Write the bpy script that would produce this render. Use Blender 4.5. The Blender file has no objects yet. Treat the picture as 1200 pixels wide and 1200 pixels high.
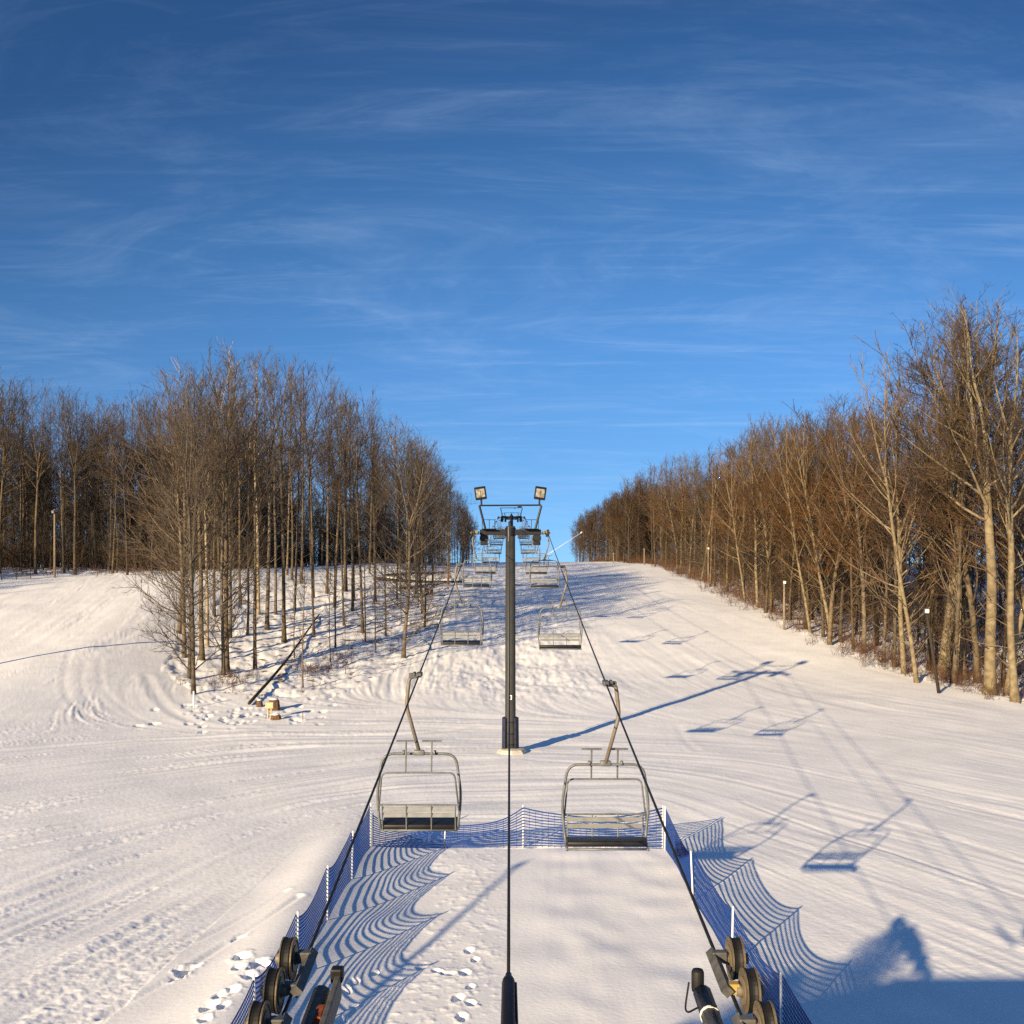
import bpy, math, random
import numpy as np
from mathutils import Vector, Matrix
R = math.radians
sc = bpy.context.scene
COL = sc.collection
CAMZ = 9.1
F = 1200.0           # photo focal length in photo pixels
HY = 665.0           # photo row of the horizon

# ------------------------------------------------------------------ helpers
class MB:
    def __init__(s): s.v = []; s.f = []
    def tube(s, pts, rad, n=6, cap=True):
        pts = [Vector(p) for p in pts]
        if not hasattr(rad, '__len__'): rad = [rad] * len(pts)
        t = (pts[1] - pts[0]).normalized()
        ref = Vector((0, 0, 1)) if abs(t.z) < .9 else Vector((1, 0, 0))
        a = t.cross(ref).normalized(); b0 = len(s.v); m = len(pts)
        for i, p in enumerate(pts):
            if i == 0: d = pts[1] - pts[0]
            elif i == m - 1: d = pts[-1] - pts[-2]
            else: d = pts[i + 1] - pts[i - 1]
            d.normalize()
            a = (a - d * a.dot(d)).normalized(); b = d.cross(a)
            for k in range(n):
                w = 2 * math.pi * k / n
                s.v.append(tuple(p + (a * math.cos(w) + b * math.sin(w)) * rad[i]))
        for i in range(m - 1):
            for k in range(n):
                k2 = (k + 1) % n
                s.f.append((b0 + i * n + k, b0 + i * n + k2, b0 + (i + 1) * n + k2, b0 + (i + 1) * n + k))
        if cap:
            s.f.append(tuple(b0 + k for k in reversed(range(n))))
            s.f.append(tuple(b0 + (m - 1) * n + k for k in range(n)))
        return s
    def box(s, c, size, rot=None, bev=0.0):
        hx, hy, hz = [q / 2 for q in size]
        M = rot if rot is not None else Matrix.Identity(3)
        c = Vector(c); b0 = len(s.v)
        if bev <= 0:
            for x in (-hx, hx):
                for y in (-hy, hy):
                    for z in (-hz, hz): s.v.append(tuple(c + M @ Vector((x, y, z))))
            for q in ((0, 1, 3, 2), (4, 6, 7, 5), (0, 4, 5, 1), (2, 3, 7, 6), (0, 2, 6, 4), (1, 5, 7, 3)):
                s.f.append(tuple(b0 + i for i in q))
        else:   # octagonal-profile box, chamfered along its length (longest axis)
            import bmesh
            bm = bmesh.new(); bmesh.ops.create_cube(bm, size=1)
            bmesh.ops.scale(bm, vec=(2 * hx, 2 * hy, 2 * hz), verts=bm.verts)
            bmesh.ops.bevel(bm, geom=list(bm.edges), offset=bev, segments=2, affect='EDGES', profile=.5)
            bm.verts.ensure_lookup_table()
            for v in bm.verts: s.v.append(tuple(c + M @ v.co))
            for f in bm.faces: s.f.append(tuple(b0 + v.index for v in f.verts))
            bm.free()
        return s
    def lathe(s, prof, origin, axis, n=28):
        """prof: list of (radius, along-axis)"""
        ax = Vector(axis).normalized(); ref = Vector((0, 0, 1)) if abs(ax.z) < .9 else Vector((1, 0, 0))
        a = ax.cross(ref).normalized(); b = ax.cross(a); o = Vector(origin); b0 = len(s.v); m = len(prof)
        for r, h in prof:
            for k in range(n):
                w = 2 * math.pi * k / n
                s.v.append(tuple(o + ax * h + (a * math.cos(w) + b * math.sin(w)) * r))
        for i in range(m - 1):
            for k in range(n):
                k2 = (k + 1) % n
                s.f.append((b0 + i * n + k, b0 + i * n + k2, b0 + (i + 1) * n + k2, b0 + (i + 1) * n + k))
        s.f.append(tuple(b0 + k for k in reversed(range(n))))
        s.f.append(tuple(b0 + (m - 1) * n + k for k in range(n)))
        return s
    def mesh(s, name, m, smooth=False):
        me = bpy.data.meshes.new(name); me.from_pydata(s.v, [], s.f); me.update()
        if m: me.materials.append(m)
        if smooth: me.polygons.foreach_set('use_smooth', [True] * len(me.polygons))
        return me
    def build(s, name, m, parent=None, smooth=False):
        o = bpy.data.objects.new(name, s.mesh(name, m, smooth)); COL.objects.link(o)
        if parent: o.parent = parent
        return o

def empty(name, loc=(0, 0, 0), rz=0):
    o = bpy.data.objects.new(name, None); COL.objects.link(o); o.location = loc; o.rotation_euler = (0, 0, rz)
    o.empty_display_size = .3
    return o
def tag(o, label=None, cat=None, group=None, kind=None):
    if label: o['label'] = label
    if cat: o['category'] = cat
    if group: o['group'] = group
    if kind: o['kind'] = kind
    return o
KIDS = {}
def kids(o): return [c for c in COL.objects if c.parent == o]
def copy_tree(o, parent=None):
    c = o.copy(); COL.objects.link(c)
    if parent: c.parent = parent
    for ch in kids_of(o): copy_tree(ch, c)
    return c
def kids_of(o):
    if o.name not in KIDS: KIDS[o.name] = list(o.children)
    return KIDS[o.name]

# ------------------------------------------------------------------ materials
def mat(name, col, rough=.6, metal=0., var=.25, scale=6., bump=0., bscale=40., col2=None, spec=.3, randv=0.):
    m = bpy.data.materials.new(name); m.use_nodes = True
    nt = m.node_tree; b = nt.nodes['Principled BSDF']
    b.inputs['Roughness'].default_value = rough; b.inputs['Metallic'].default_value = metal
    b.inputs['Specular IOR Level'].default_value = spec
    tc = nt.nodes.new('ShaderNodeTexCoord')
    nz = nt.nodes.new('ShaderNodeTexNoise'); nz.inputs['Scale'].default_value = scale; nz.inputs['Detail'].default_value = 6
    nt.links.new(tc.outputs['Object'], nz.inputs['Vector'])
    rp = nt.nodes.new('ShaderNodeValToRGB')
    c2 = col2 if col2 else tuple(c * (1 - var) for c in col)
    c1 = col if col2 else tuple(min(1, c * (1 + var)) for c in col)
    rp.color_ramp.elements[0].position = .33; rp.color_ramp.elements[1].position = .67
    rp.color_ramp.elements[0].color = (*c2, 1); rp.color_ramp.elements[1].color = (*c1, 1)
    nt.links.new(nz.outputs['Fac'], rp.inputs['Fac'])
    out = rp.outputs['Color']
    if randv:
        oi = nt.nodes.new('ShaderNodeObjectInfo'); hs = nt.nodes.new('ShaderNodeHueSaturation')
        mr = nt.nodes.new('ShaderNodeMapRange'); mr.inputs['To Min'].default_value = 1 - randv; mr.inputs['To Max'].default_value = 1 + randv
        nt.links.new(oi.outputs['Random'], mr.inputs['Value']); nt.links.new(mr.outputs['Result'], hs.inputs['Value'])
        mr2 = nt.nodes.new('ShaderNodeMapRange'); mr2.inputs['To Min'].default_value = .85; mr2.inputs['To Max'].default_value = 1.25
        wn = nt.nodes.new('ShaderNodeTexWhiteNoise'); wn.noise_dimensions = '1D'; nt.links.new(oi.outputs['Random'], wn.inputs['W']); nt.links.new(wn.outputs['Value'], mr2.inputs['Value']); nt.links.new(mr2.outputs['Result'], hs.inputs['Saturation'])
        nt.links.new(out, hs.inputs['Color']); out = hs.outputs['Color']
    nt.links.new(out, b.inputs['Base Color'])
    if bump:
        n2 = nt.nodes.new('ShaderNodeTexNoise'); n2.inputs['Scale'].default_value = bscale; n2.inputs['Detail'].default_value = 5
        nt.links.new(tc.outputs['Object'], n2.inputs['Vector'])
        bp = nt.nodes.new('ShaderNodeBump'); bp.inputs['Strength'].default_value = bump; bp.inputs['Distance'].default_value = .05
        nt.links.new(n2.outputs['Fac'], bp.inputs['Height']); nt.links.new(bp.outputs['Normal'], b.inputs['Normal'])
    return m
M_galv = mat('galvanised_steel', (.145, .15, .145), .5, .25, .2, 9)
M_galvd = mat('weathered_steel', (.19, .18, .145), .55, .2, .35, 14, col2=(.17, .12, .075))
M_pad = mat('black_vinyl', (.012, .012, .013), .45, 0, .3, 5)
M_slat = mat('grey_slats', (.20, .205, .20), .6, 0, .12, 8)
M_dark = mat('dark_painted_steel', (.007, .007, .008), .5, 0, .3, 5)
M_column = mat('olive_grey_paint', (.040, .039, .034), .5, 0, .15, 3)
M_rope = mat('greased_rope', (.012, .012, .012), .5, 0, .2, 20)
M_net = mat('blue_net', (.003, .034, .18), .6, 0, .2, 8)
M_post = mat('white_plastic', (.75, .74, .70), .5, 0, .05, 5)
M_navy = mat('navy_padding', (.022, .026, .05), .6, 0, .3, 4)
M_concrete = mat('concrete', (.46, .43, .36), .85, 0, .12, 5, bump=.3)
M_rubber = mat('black_rubber', (.012, .011, .010), .6, 0, .4, 12)
M_sheave = mat('worn_sheave_metal', (.17, .135, .08), .5, .3, .3, 18, col2=(.11, .085, .05))
M_beam = mat('worn_grey_paint', (.09, .087, .08), .5, .1, .3, 12)
M_yellow = mat('yellowed_paint', (.36, .25, .07), .55, 0, .25, 14)
M_orange = mat('rust_orange', (.20, .045, .016), .7, 0, .35, 14)
M_white = mat('white_paint', (.78, .77, .73), .5, 0, .05, 5)
M_wood = mat('weathered_wood', (.21, .16, .105), .8, 0, .3, 8)
M_log = mat('wet_dark_log', (.032, .025, .018), .8, 0, .3, 8)
M_stump = mat('stump_wood', (.10, .055, .028), .85, 0, .4, 7)
M_tan = mat('tan_box', (.45, .36, .21), .6, 0, .1, 6)
M_bark = mat('grey_brown_bark', (.135, .102, .064), .85, 0, .3, 2.5, bump=.5, bscale=9, col2=(.046, .034, .022), randv=.42)
M_twig = mat('brown_twigs', (.088, .048, .022), .85, 0, .3, .6, col2=(.050, .026, .012), randv=.38)
M_twigg = mat('grey_brown_twigs', (.078, .055, .036), .85, 0, .3, .6, col2=(.044, .030, .019), randv=.38)
M_birch = mat('pale_birch_bark', (.40, .33, .22), .75, 0, .2, 3, col2=(.16, .115, .07))
M_pale = mat('pale_ash_bark', (.24, .19, .11), .85, 0, .2, 2.5, col2=(.115, .085, .05), bump=.5, bscale=9)
M_brush = mat('red_brown_brush', (.10, .045, .022), .9, 0, .3, .5, col2=(.07, .038, .02))
M_needle = mat('dark_needles', (.03, .05, .022), .8, 0, .3, 2)
M_cladding = mat('brown_cladding', (.16, .10, .06), .8, 0, .2, 3)
M_roof = mat('grey_roof', (.2, .2, .2), .7, 0, .2, 3)
def mk_glass():
    m = mat('lamp_glass', (.36, .33, .26), .18, 0, .25, 7, col2=(.12, .11, .09), spec=.6); return m
M_lamp = mk_glass()

# ------------------------------------------------------------------ numpy noise
_rng = np.random.RandomState(5)
_T = _rng.rand(512, 512).astype(np.float32) * 2 - 1
def vnoise(x, y):
    xi = np.floor(x); yi = np.floor(y); fx = x - xi; fy = y - yi
    fx = fx * fx * (3 - 2 * fx); fy = fy * fy * (3 - 2 * fy)
    xi = xi.astype(np.int64); yi = yi.astype(np.int64)
    x0 = xi & 511; x1 = (xi + 1) & 511; y0 = yi & 511; y1 = (yi + 1) & 511
    return ((_T[y0, x0] * (1 - fx) + _T[y0, x1] * fx) * (1 - fy) + (_T[y1, x0] * (1 - fx) + _T[y1, x1] * fx) * fy)
def fbm(x, y, o=4, g=.5):
    s = 0; a = 1.
    for i in range(o):
        s = s + a * vnoise(x * 2 ** i + 17.3 * i, y * 2 ** i + 9.1 * i); a *= g
    return s
def sstep(a, b, x):
    t = np.clip((x - a) / (b - a), 0, 1); return t * t * (3 - 2 * t)

# ------------------------------------------------------------------ ground shape
_YG = np.arange(-120, 1200, 1.0)
def prof(pts):
    y = np.interp(_YG, [p[0] for p in pts], [p[1] for p in pts])
    k = np.exp(-.5 * (np.arange(-24, 25) / 6.0) ** 2); k /= k.sum()
    return np.convolve(np.pad(y, 24, mode='edge'), k, mode='valid')
P_R = prof([(-100, 0), (62, 0), (72, .15), (82, .9), (105, 3.5), (140, 6.2), (200, 9.7), (235, 10.35), (270, 9.9), (400, 2), (1200, -30)])
P_C = prof([(-100, 0), (62, 0), (72, .25), (82, 1.2), (105, 3.7), (140, 6.4), (200, 9.7), (235, 10.3), (270, 9.9), (400, 2), (1200, -30)])
P_I = prof([(-100, 0), (62, .1), (72, .7), (82, 1.9), (92, 3.5), (110, 6.0), (140, 8.9), (158, 9.75), (180, 9.8), (240, 10.2), (270, 9.8), (400, 2), (1200, -30)])
P_L = prof([(-100, 0), (44, .0), (60, 1.1), (75, 3.3), (90, 5.7), (108, 8.0), (130, 8.9), (200, 9.3), (270, 9.3), (400, 4), (1200, -30)])
P_F = prof([(-100, 0), (62, -.2), (82, .4), (105, 2.6), (140, 5.6), (200, 9.2), (235, 10.0), (270, 9.9), (400, 2), (1200, -30)])
_XC = np.array([-400, -34, -20, -8, 0, 26, 40, 400.])
_PS = [P_L, P_L, P_I, (P_I * .5 + P_C * .5), P_C, P_R, P_F, P_F]
def G(X, Y):
    X = np.asarray(X, dtype=np.float64); Y = np.asarray(Y, dtype=np.float64)
    w = vnoise(X * .07 + 3, Y * .05) * 1.5
    Xw = X + w * sstep(60, 90, Y)
    vals = [np.interp(Y, _YG, p) for p in _PS]
    out = np.zeros(np.broadcast(X, Y).shape)
    for i in range(len(_XC) - 1):
        a, b = _XC[i], _XC[i + 1]
        t = np.clip((Xw - a) / (b - a), 0, 1); t = t * t * (3 - 2 * t)
        mk = (Xw >= a) & (Xw < b)
        out = np.where(mk, vals[i] * (1 - t) + vals[i + 1] * t, out)
    out = out + .22 * vnoise(X * .09, Y * .06 + 50) * sstep(40, 75, Y) + .05 * vnoise(X * .35, Y * .25)
    # snow bank heaped along the outside of the left net
    bank = np.exp(-((X + 5.6) / 1.0) ** 2) * sstep(42, 28, Y) * sstep(10, 18, Y)
    return out + .28 * bank
def g(x, y): return float(G(np.array([x]), np.array([y]))[0])
def px(x, y):
    """where the ray through photo pixel (x,y) meets the ground"""
    u = (x - 600) / F; v = (y - HY) / F
    Y = np.arange(16, 300, .25)
    d = G(u * Y, Y) - (CAMZ - v * Y)
    i = int(np.argmax(d >= 0)) if (d >= 0).any() else len(Y) - 1
    if i > 0:
        t = d[i - 1] / (d[i - 1] - d[i] + 1e-9); yy = Y[i - 1] + .25 * max(0, min(1, t))
    else: yy = Y[0]
    return Vector((u * yy, yy, g(u * yy, yy)))

# flow of grooming and ski tracks
_CT = [(0, 85, 0, 1), (0, 130, 0, 1), (0, 200, 0, 1), (12, 150, -.05, 1), (20, 110, -.12, 1), (24, 85, -.4, 1), (14, 80, -.15, 1), (14, 62, -.6, 1),
       (26, 62, -.7, 1), (9, 37, -.55, 1), (14, 30, -.6, 1), (20, 45, -.7, 1), (8, 25, -.5, 1), (0, 55, 1, -.08), (-10, 56, 1, .05), (8, 54, 1, -.25),
       (-20, 60, .8, -.5), (-25, 66, .45, -1), (-28, 76, .12, 1), (-34, 90, -.12, 1), (-42, 100, -.2, 1), (-36, 70, .3, 1), (-18, 50, .75, .6), (-24, 45, .6, .7),
       (-10, 46, .75, .55), (-15, 34, .65, .75), (-9, 28, .31, .95), (-7, 33, .38, 1), (-8, 23, .3, .95), (0, 40, 1, .1), (0, 26, .1, 1), (-50, 60, .4, 1), (40, 40, -.7, 1)]
def flow(X, Y):
    c = np.zeros_like(X); s = np.zeros_like(X); w = np.zeros_like(X)
    for (a, b, dx, dy) in _CT:
        th = 2 * math.atan2(dy, dx); sc_ = .35 if b > 75 else 1
        q = 1.0 / (((X - a) ** 2 + (sc_ * (Y - b)) ** 2) + 4.0) ** 1.5
        c += q * math.cos(th); s += q * math.sin(th); w += q
    th = .5 * np.arctan2(s, c)
    return np.cos(th), np.sin(th)
def poly_dist(X, Y, pts):
    d = np.full(X.shape, 1e9)
    for (a, b) in zip(pts[:-1], pts[1:]):
        ax, ay = a; bx, by = b; L2 = (bx - ax) ** 2 + (by - ay) ** 2 + 1e-9
        t = np.clip(((X - ax) * (bx - ax) + (Y - ay) * (by - ay)) / L2, 0, 1)
        d = np.minimum(d, np.hypot(X - ax - t * (bx - ax), Y - ay - t * (by - ay)))
    return d
def smooth_poly(pts, n=6):
    out = []
    P = [pts[0]] + list(pts) + [pts[-1]]
    for i in range(1, len(P) - 2):
        for k in range(n):
            t = k / n; a, b, c, d = P[i - 1], P[i], P[i + 1], P[i + 2]
            out.append(tuple(.5 * ((2 * b[j]) + (-a[j] + c[j]) * t + (2 * a[j] - 5 * b[j] + 4 * c[j] - d[j]) * t * t + (-a[j] + 3 * b[j] - 3 * c[j] + d[j]) * t ** 3) for j in (0, 1)))
    out.append(tuple(pts[-1][:2])); return out
def inside(X, Y, poly):
    r = np.zeros(X.shape, bool); n = len(poly)
    for i in range(n):
        x1, y1 = poly[i]; x2, y2 = poly[(i + 1) % n]
        r ^= ((y1 > Y) != (y2 > Y)) & (X < (x2 - x1) * (Y - y1) / (y2 - y1 + 1e-12) + x1)
    return r
# outline of the tree stand between the runs, and of the right forest
ISLAND = [(-25.5, 74), (-22, 70), (-16, 67.5), (-12, 68), (-8.5, 80), (-7.0, 95), (-7.8, 120), (-8.4, 160), (-8.5, 215), (-9, 260), (-24, 260), (-29, 160), (-30, 120), (-28, 92)]
def right_edge(Y): return np.interp(Y, [0, 55, 68, 87, 105, 140, 200, 260], [46, 37, 33.0, 28.8, 27.2, 27.0, 27.0, 16.5])

def build_ground():
    un = np.linspace(-.60, .60, 980)
    ue = np.concatenate([np.geomspace(.605, 9, 46)])
    U = np.concatenate([-ue[::-1], un, ue])
    rows = HY + np.linspace(-3, 540, 700)
    inv = np.linspace(1 / 17.0, 1 / 330.0, 720)
    Yv = np.concatenate([np.linspace(-110, 14, 46), np.linspace(14.4, 16.9, 18), 1 / inv, np.linspace(340, 1100, 24)])
    UU, YY = np.meshgrid(U, Yv); XX = UU * np.maximum(YY, 13.0)
    X = XX.ravel(); Y = YY.ravel()
    Z = G(X, Y)
    # masks
    isl = inside(X, Y, ISLAND)
    wood = isl | (X > right_edge(Y) + .5) | ((X < -36) & (Y > 116)) | ((Y > 190) & (X < -10))
    fen = (X > -4.7) & (X < 5.3) & (Y < 33.2) & (Y > 5)
    bank = ((X > -8.2 + .10 * (Y - 20)) & (X <= -4.6) & (Y < 33.6))
    near = (Y > 13) & (Y < 260) & (np.abs(X) < .66 * np.maximum(Y, 13))
    # line-integral of noise along the track flow: groomed streaks
    idx = np.where(near & ~wood)[0]
    x0 = X[idx]; y0 = Y[idx]
    cell = np.clip(Y[idx] / 900, .02, .25)
    acc1 = np.zeros(len(idx)); acc2 = np.zeros(len(idx)); acc3 = np.zeros(len(idx)); acc4 = np.zeros(len(idx))
    NS = 34
    for sgn in (1, -1):
        xx = x0.copy(); yy = y0.copy(); px_, py_ = None, None
        for k in range(NS):
            if k > 0 or sgn == 1:
                if k < 16: acc1 += (1 - k / 16) * vnoise(xx * 5.5, yy * 5.5)
                w = 1 - k / NS
                acc2 += w * vnoise(xx * 2.4 + 40, yy * 2.4); acc3 += w * vnoise(xx * .8 + 90, yy * .8)
                if k % 2 == 0: acc4 += w * vnoise(xx * 1.2 + 140, yy * 1.2)
            if k % 3 == 0: dx, dy = flow(xx, yy)
            if px_ is None: px_, py_ = dx * sgn, dy * sgn
            f = np.where(dx * px_ + dy * py_ < 0, -1., 1.); dx = dx * f; dy = dy * f
            px_, py_ = dx, dy
            st = .17
            xx = xx + dx * st; yy = yy + dy * st
    acc1 /= acc1.std(); acc2 /= acc2.std(); acc3 /= acc3.std(); acc4 /= acc4.std()
    amp = np.clip(.7 + .7 * vnoise(x0 * .16, y0 * .12 + 8), .25, 1.3)
    # lanes of chewed snow that follow the tracks, between combed ones
    chew = sstep(.4, 1.0, acc4 + .5 * vnoise(x0 * .25 + 20, y0 * .25))
    smooth = np.where(fen[idx] | bank[idx], .12, 1.0)
    leftside = sstep(2, -8, x0); amp = amp * (1 - .55 * sstep(54, 66, y0) * sstep(-14, -22, x0)) * (1 - .50 * sstep(3, 8, x0)) * (1 - .93 * np.exp(-((x0 + 24.5) ** 2 + (y0 - 58.5) ** 2) / 90))
    band = 1 + .5 * leftside * sstep(60, 45, y0)
    lic = smooth * (amp * ((.0060 + .0035 * leftside) * acc1 + .0140 * acc2 * band + .020 * acc3 * band) + chew * (.35 + .65 * leftside) * (.013 * fbm(x0 * 6.0, y0 * 6.0, 3) + .010 * acc1) + .004 * fbm(x0 * 9, y0 * 9, 2))
    Z[idx] += lic * np.clip(.75 + (y0 - 25) / 120, .75, 1.1)
    # skied-up lumps under the lift
    mg = np.exp(-((X - .2) / 6.5) ** 2) * sstep(62, 76, Y) * sstep(250, 190, Y)
    Z += mg * (.17 * vnoise(X * .42, Y * .24) + .08 * fbm(X * 1.3 + 5, Y * .9, 3) + .06 * fbm(X * 3.2, Y * 2.2, 3))
    # hummocky forest floor
    Z += np.where(wood, .13 * fbm(X * .6, Y * .5, 3) + .05 * fbm(X * 2.4, Y * 2.2, 3), 0)
    # lumpy crust in the fenced lane
    lump = np.clip(fbm(X * 5.5, Y * 5.5, 3) - .15, 0, 1)
    Z += np.where(fen, .017 * lump * sstep(.1, -.6, X) * sstep(-3.6, -2.2, X) + .020 * vnoise(X * .9, Y * .8), 0)
    Z += np.where(fen, -.02 * vnoise(X * 1.7 + 3, Y * 1.2) * sstep(.4, 1.5, X), 0)
    # carved lines: track edges and grooves, drawn on the snow
    def groove(pxs, depth, width, rim=.6):
        nonlocal Z
        P = smooth_poly([tuple(px(*p)[:2]) for p in pxs])
        xs = [p[0] for p in P]; ys = [p[1] for p in P]
        mk = (X > min(xs) - 2) & (X < max(xs) + 2) & (Y > min(ys) - 2) & (Y < max(ys) + 2)
        i = np.where(mk)[0]
        d = poly_dist(X[i], Y[i], P)
        Z[i] += -depth * np.exp(-(d / width) ** 2) + rim * depth * np.exp(-((d - 2 * width) / width) ** 2)
    groove([(350, 1050), (317, 1073), (262, 1108), (200, 1147), (120, 1190)], .05, .10, .3)
    groove([(335, 1044), (300, 1066), (240, 1098), (150, 1140), (60, 1180)], .035, .09, .3)
    groove([(82, 762), (75, 800), (86, 826), (112, 843), (165, 852)], .010, .2)
    groove([(118, 772), (119, 800), (140, 826), (182, 849), (235, 860)], .008, .2)
    groove([(100, 775), (96, 803), (115, 832), (150, 848), (200, 857)], .008, .2)
    groove([(172, 792), (184, 816), (207, 837), (243, 851), (300, 853)], .02, .3, 1.0)
    groove([(0, 880), (160, 868), (330, 862), (480, 860), (560, 850)], .03, .25)
    groove([(0, 1040), (150, 985), (300, 940), (420, 915), (520, 905)], .025, .2)
    groove([(0, 1060), (150, 1005), (300, 958), (430, 930)], .025, .2)
    groove([(620, 890), (800, 905), (1000, 950), (1200, 1010)], .014, .2)
    groove([(640, 880), (850, 890), (1050, 925), (1200, 960)], .012, .2)
    groove([(870, 940), (1000, 985), (1110, 1020), (1200, 1052)], .014, .12)
    groove([(795, 850), (803, 868), (818, 880)], .010, .2)
    # footprints
    def foot(x, y, r=.15, d=.13, ang=0.):
        nonlocal Z
        q_ = random.Random(int(x * 13 + y * 7)); r *= q_.uniform(.65, 1.15); d *= q_.uniform(.45, 1.1); ang += q_.uniform(-.6, .6)
        p = px(x, y); i = np.where((np.abs(X - p.x) < 1.0) & (np.abs(Y - p.y) < 1.2))[0]
        c, s = math.cos(ang), math.sin(ang)
        u = ((X[i] - p.x) * c + (Y[i] - p.y) * s) / r; v = (-(X[i] - p.x) * s + (Y[i] - p.y) * c) / (r * 1.5)
        q = np.sqrt(u * u + v * v) * (1 + .22 * vnoise(X[i] * 11 + x, Y[i] * 11))
        Z[i] += -d * sstep(1.2, .5, q) + .10 * d * np.exp(-((q - 1.45) / .32) ** 2) * (1 + .5 * vnoise(X[i] * 9, Y[i] * 9))
    for (x, y) in [(281, 1098), (283, 1121), (279, 1133), (298, 1133), (303, 1128), (245, 1179), (262, 1178), (259, 1166), (272, 1160), (214, 1138), (208, 1146),
                   (224, 1134), (292, 1143), (312, 1130), (240, 1194)]:
        foot(x, y, .15, .13 if y > 1020 else .035, random.Random(x).uniform(-.4, .6))
    for (x, y) in [(549, 1114), (557, 1124), (545, 1140), (551, 1157), (537, 1170), (552, 1176), (541, 1192)]:
        foot(x, y, .12, .11, random.Random(x * 3).uniform(-.4, .4))
    for (x, y) in [(470, 1137), (440, 1140), (418, 1178), (405, 1160), (495, 1133), (512, 1138), (525, 1141), (400, 1195), (415, 1150)]:
        foot(x, y, .12, .06, random.Random(x * 5).uniform(-1, 1))
    rr = random.Random(4)
    for k in range(60):     # trampled patches round the stand's corner
        foot(rr.gauss(262, 40), rr.gauss(838, 8), .2, .13, rr.uniform(0, 3))
    for k in range(40):
        foot(rr.uniform(290, 400), rr.uniform(770, 850), .22, .12, rr.uniform(0, 3))
    nr, nc = XX.shape
    co = np.stack([X, Y, Z], 1).astype(np.float32)
    a = (np.arange(nr - 1)[:, None] * nc + np.arange(nc - 1)[None, :]).ravel()
    q = np.stack([a, a + 1, a + nc + 1, a + nc], 1).astype(np.int32)
    me = bpy.data.meshes.new('snow_ground')
    me.vertices.add(len(co)); me.vertices.foreach_set('co', co.ravel())
    me.loops.add(q.size); me.loops.foreach_set('vertex_index', q.ravel())
    me.polygons.add(len(q)); me.polygons.foreach_set('loop_start', np.arange(0, q.size, 4, dtype=np.int32))
    try: me.polygons.foreach_set('loop_total', np.full(len(q), 4, np.int32))
    except Exception: pass
    me.polygons.foreach_set('use_smooth', np.ones(len(q), bool))
    lt = me.attributes.new('litter', 'FLOAT', 'POINT')
    lt.data.foreach_set('value', wood.astype(np.float32))
    me.update(calc_edges=True); me.validate()
    m = bpy.data.materials.new('snow'); m.use_nodes = True; nt = m.node_tree; b = nt.nodes['Principled BSDF']
    b.inputs['Roughness'].default_value = .55; b.inputs['Specular IOR Level'].default_value = .2
    tc = nt.nodes.new('ShaderNodeTexCoord')
    def noise(scale, det):
        n = nt.nodes.new('ShaderNodeTexNoise'); n.inputs['Scale'].default_value = scale; n.inputs['Detail'].default_value = det
        nt.links.new(tc.outputs['Object'], n.inputs['Vector']); return n
    n1 = noise(9, 8); n2 = noise(.6, 3); n3 = noise(1.3, 10)
    rp = nt.nodes.new('ShaderNodeValToRGB')
    rp.color_ramp.elements[0].position = .3; rp.color_ramp.elements[0].color = (.80, .79, .78, 1)
    rp.color_ramp.elements[1].position = .7; rp.color_ramp.elements[1].color = (.90, .89, .875, 1)
    nt.links.new(n2.outputs['Fac'], rp.inputs['Fac'])
    # scattered leaf and twig litter on the forest floor
    at = nt.nodes.new('ShaderNodeAttribute'); at.attribute_name = 'litter'
    r2 = nt.nodes.new('ShaderNodeValToRGB'); r2.color_ramp.elements[0].position = .57; r2.color_ramp.elements[1].position = .66
    nt.links.new(n3.outputs['Fac'], r2.inputs['Fac'])
    mu = nt.nodes.new('ShaderNodeMath'); mu.operation = 'MULTIPLY'
    nt.links.new(at.outputs['Fac'], mu.inputs[0]); nt.links.new(r2.outputs['Color'], mu.inputs[1])
    mx = nt.nodes.new('ShaderNodeMix'); mx.data_type = 'RGBA'
    nt.links.new(mu.outputs[0], mx.inputs[0]); nt.links.new(rp.outputs['Color'], mx.inputs[6]); mx.inputs[7].default_value = (.20, .13, .08, 1)
    nt.links.new(mx.outputs[2], b.inputs['Base Color'])
    bp = nt.nodes.new('ShaderNodeBump'); bp.inputs['Strength'].default_value = .4; bp.inputs['Distance'].default_value = .018
    nt.links.new(n1.outputs['Fac'], bp.inputs['Height']); nt.links.new(bp.outputs['Normal'], b.inputs['Normal'])
    me.materials.append(m)
    o = bpy.data.objects.new('snow_ground', me); COL.objects.link(o); tag(o, 'groomed snow slope rising between two bare woods', kind='structure')
build_ground()

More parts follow.
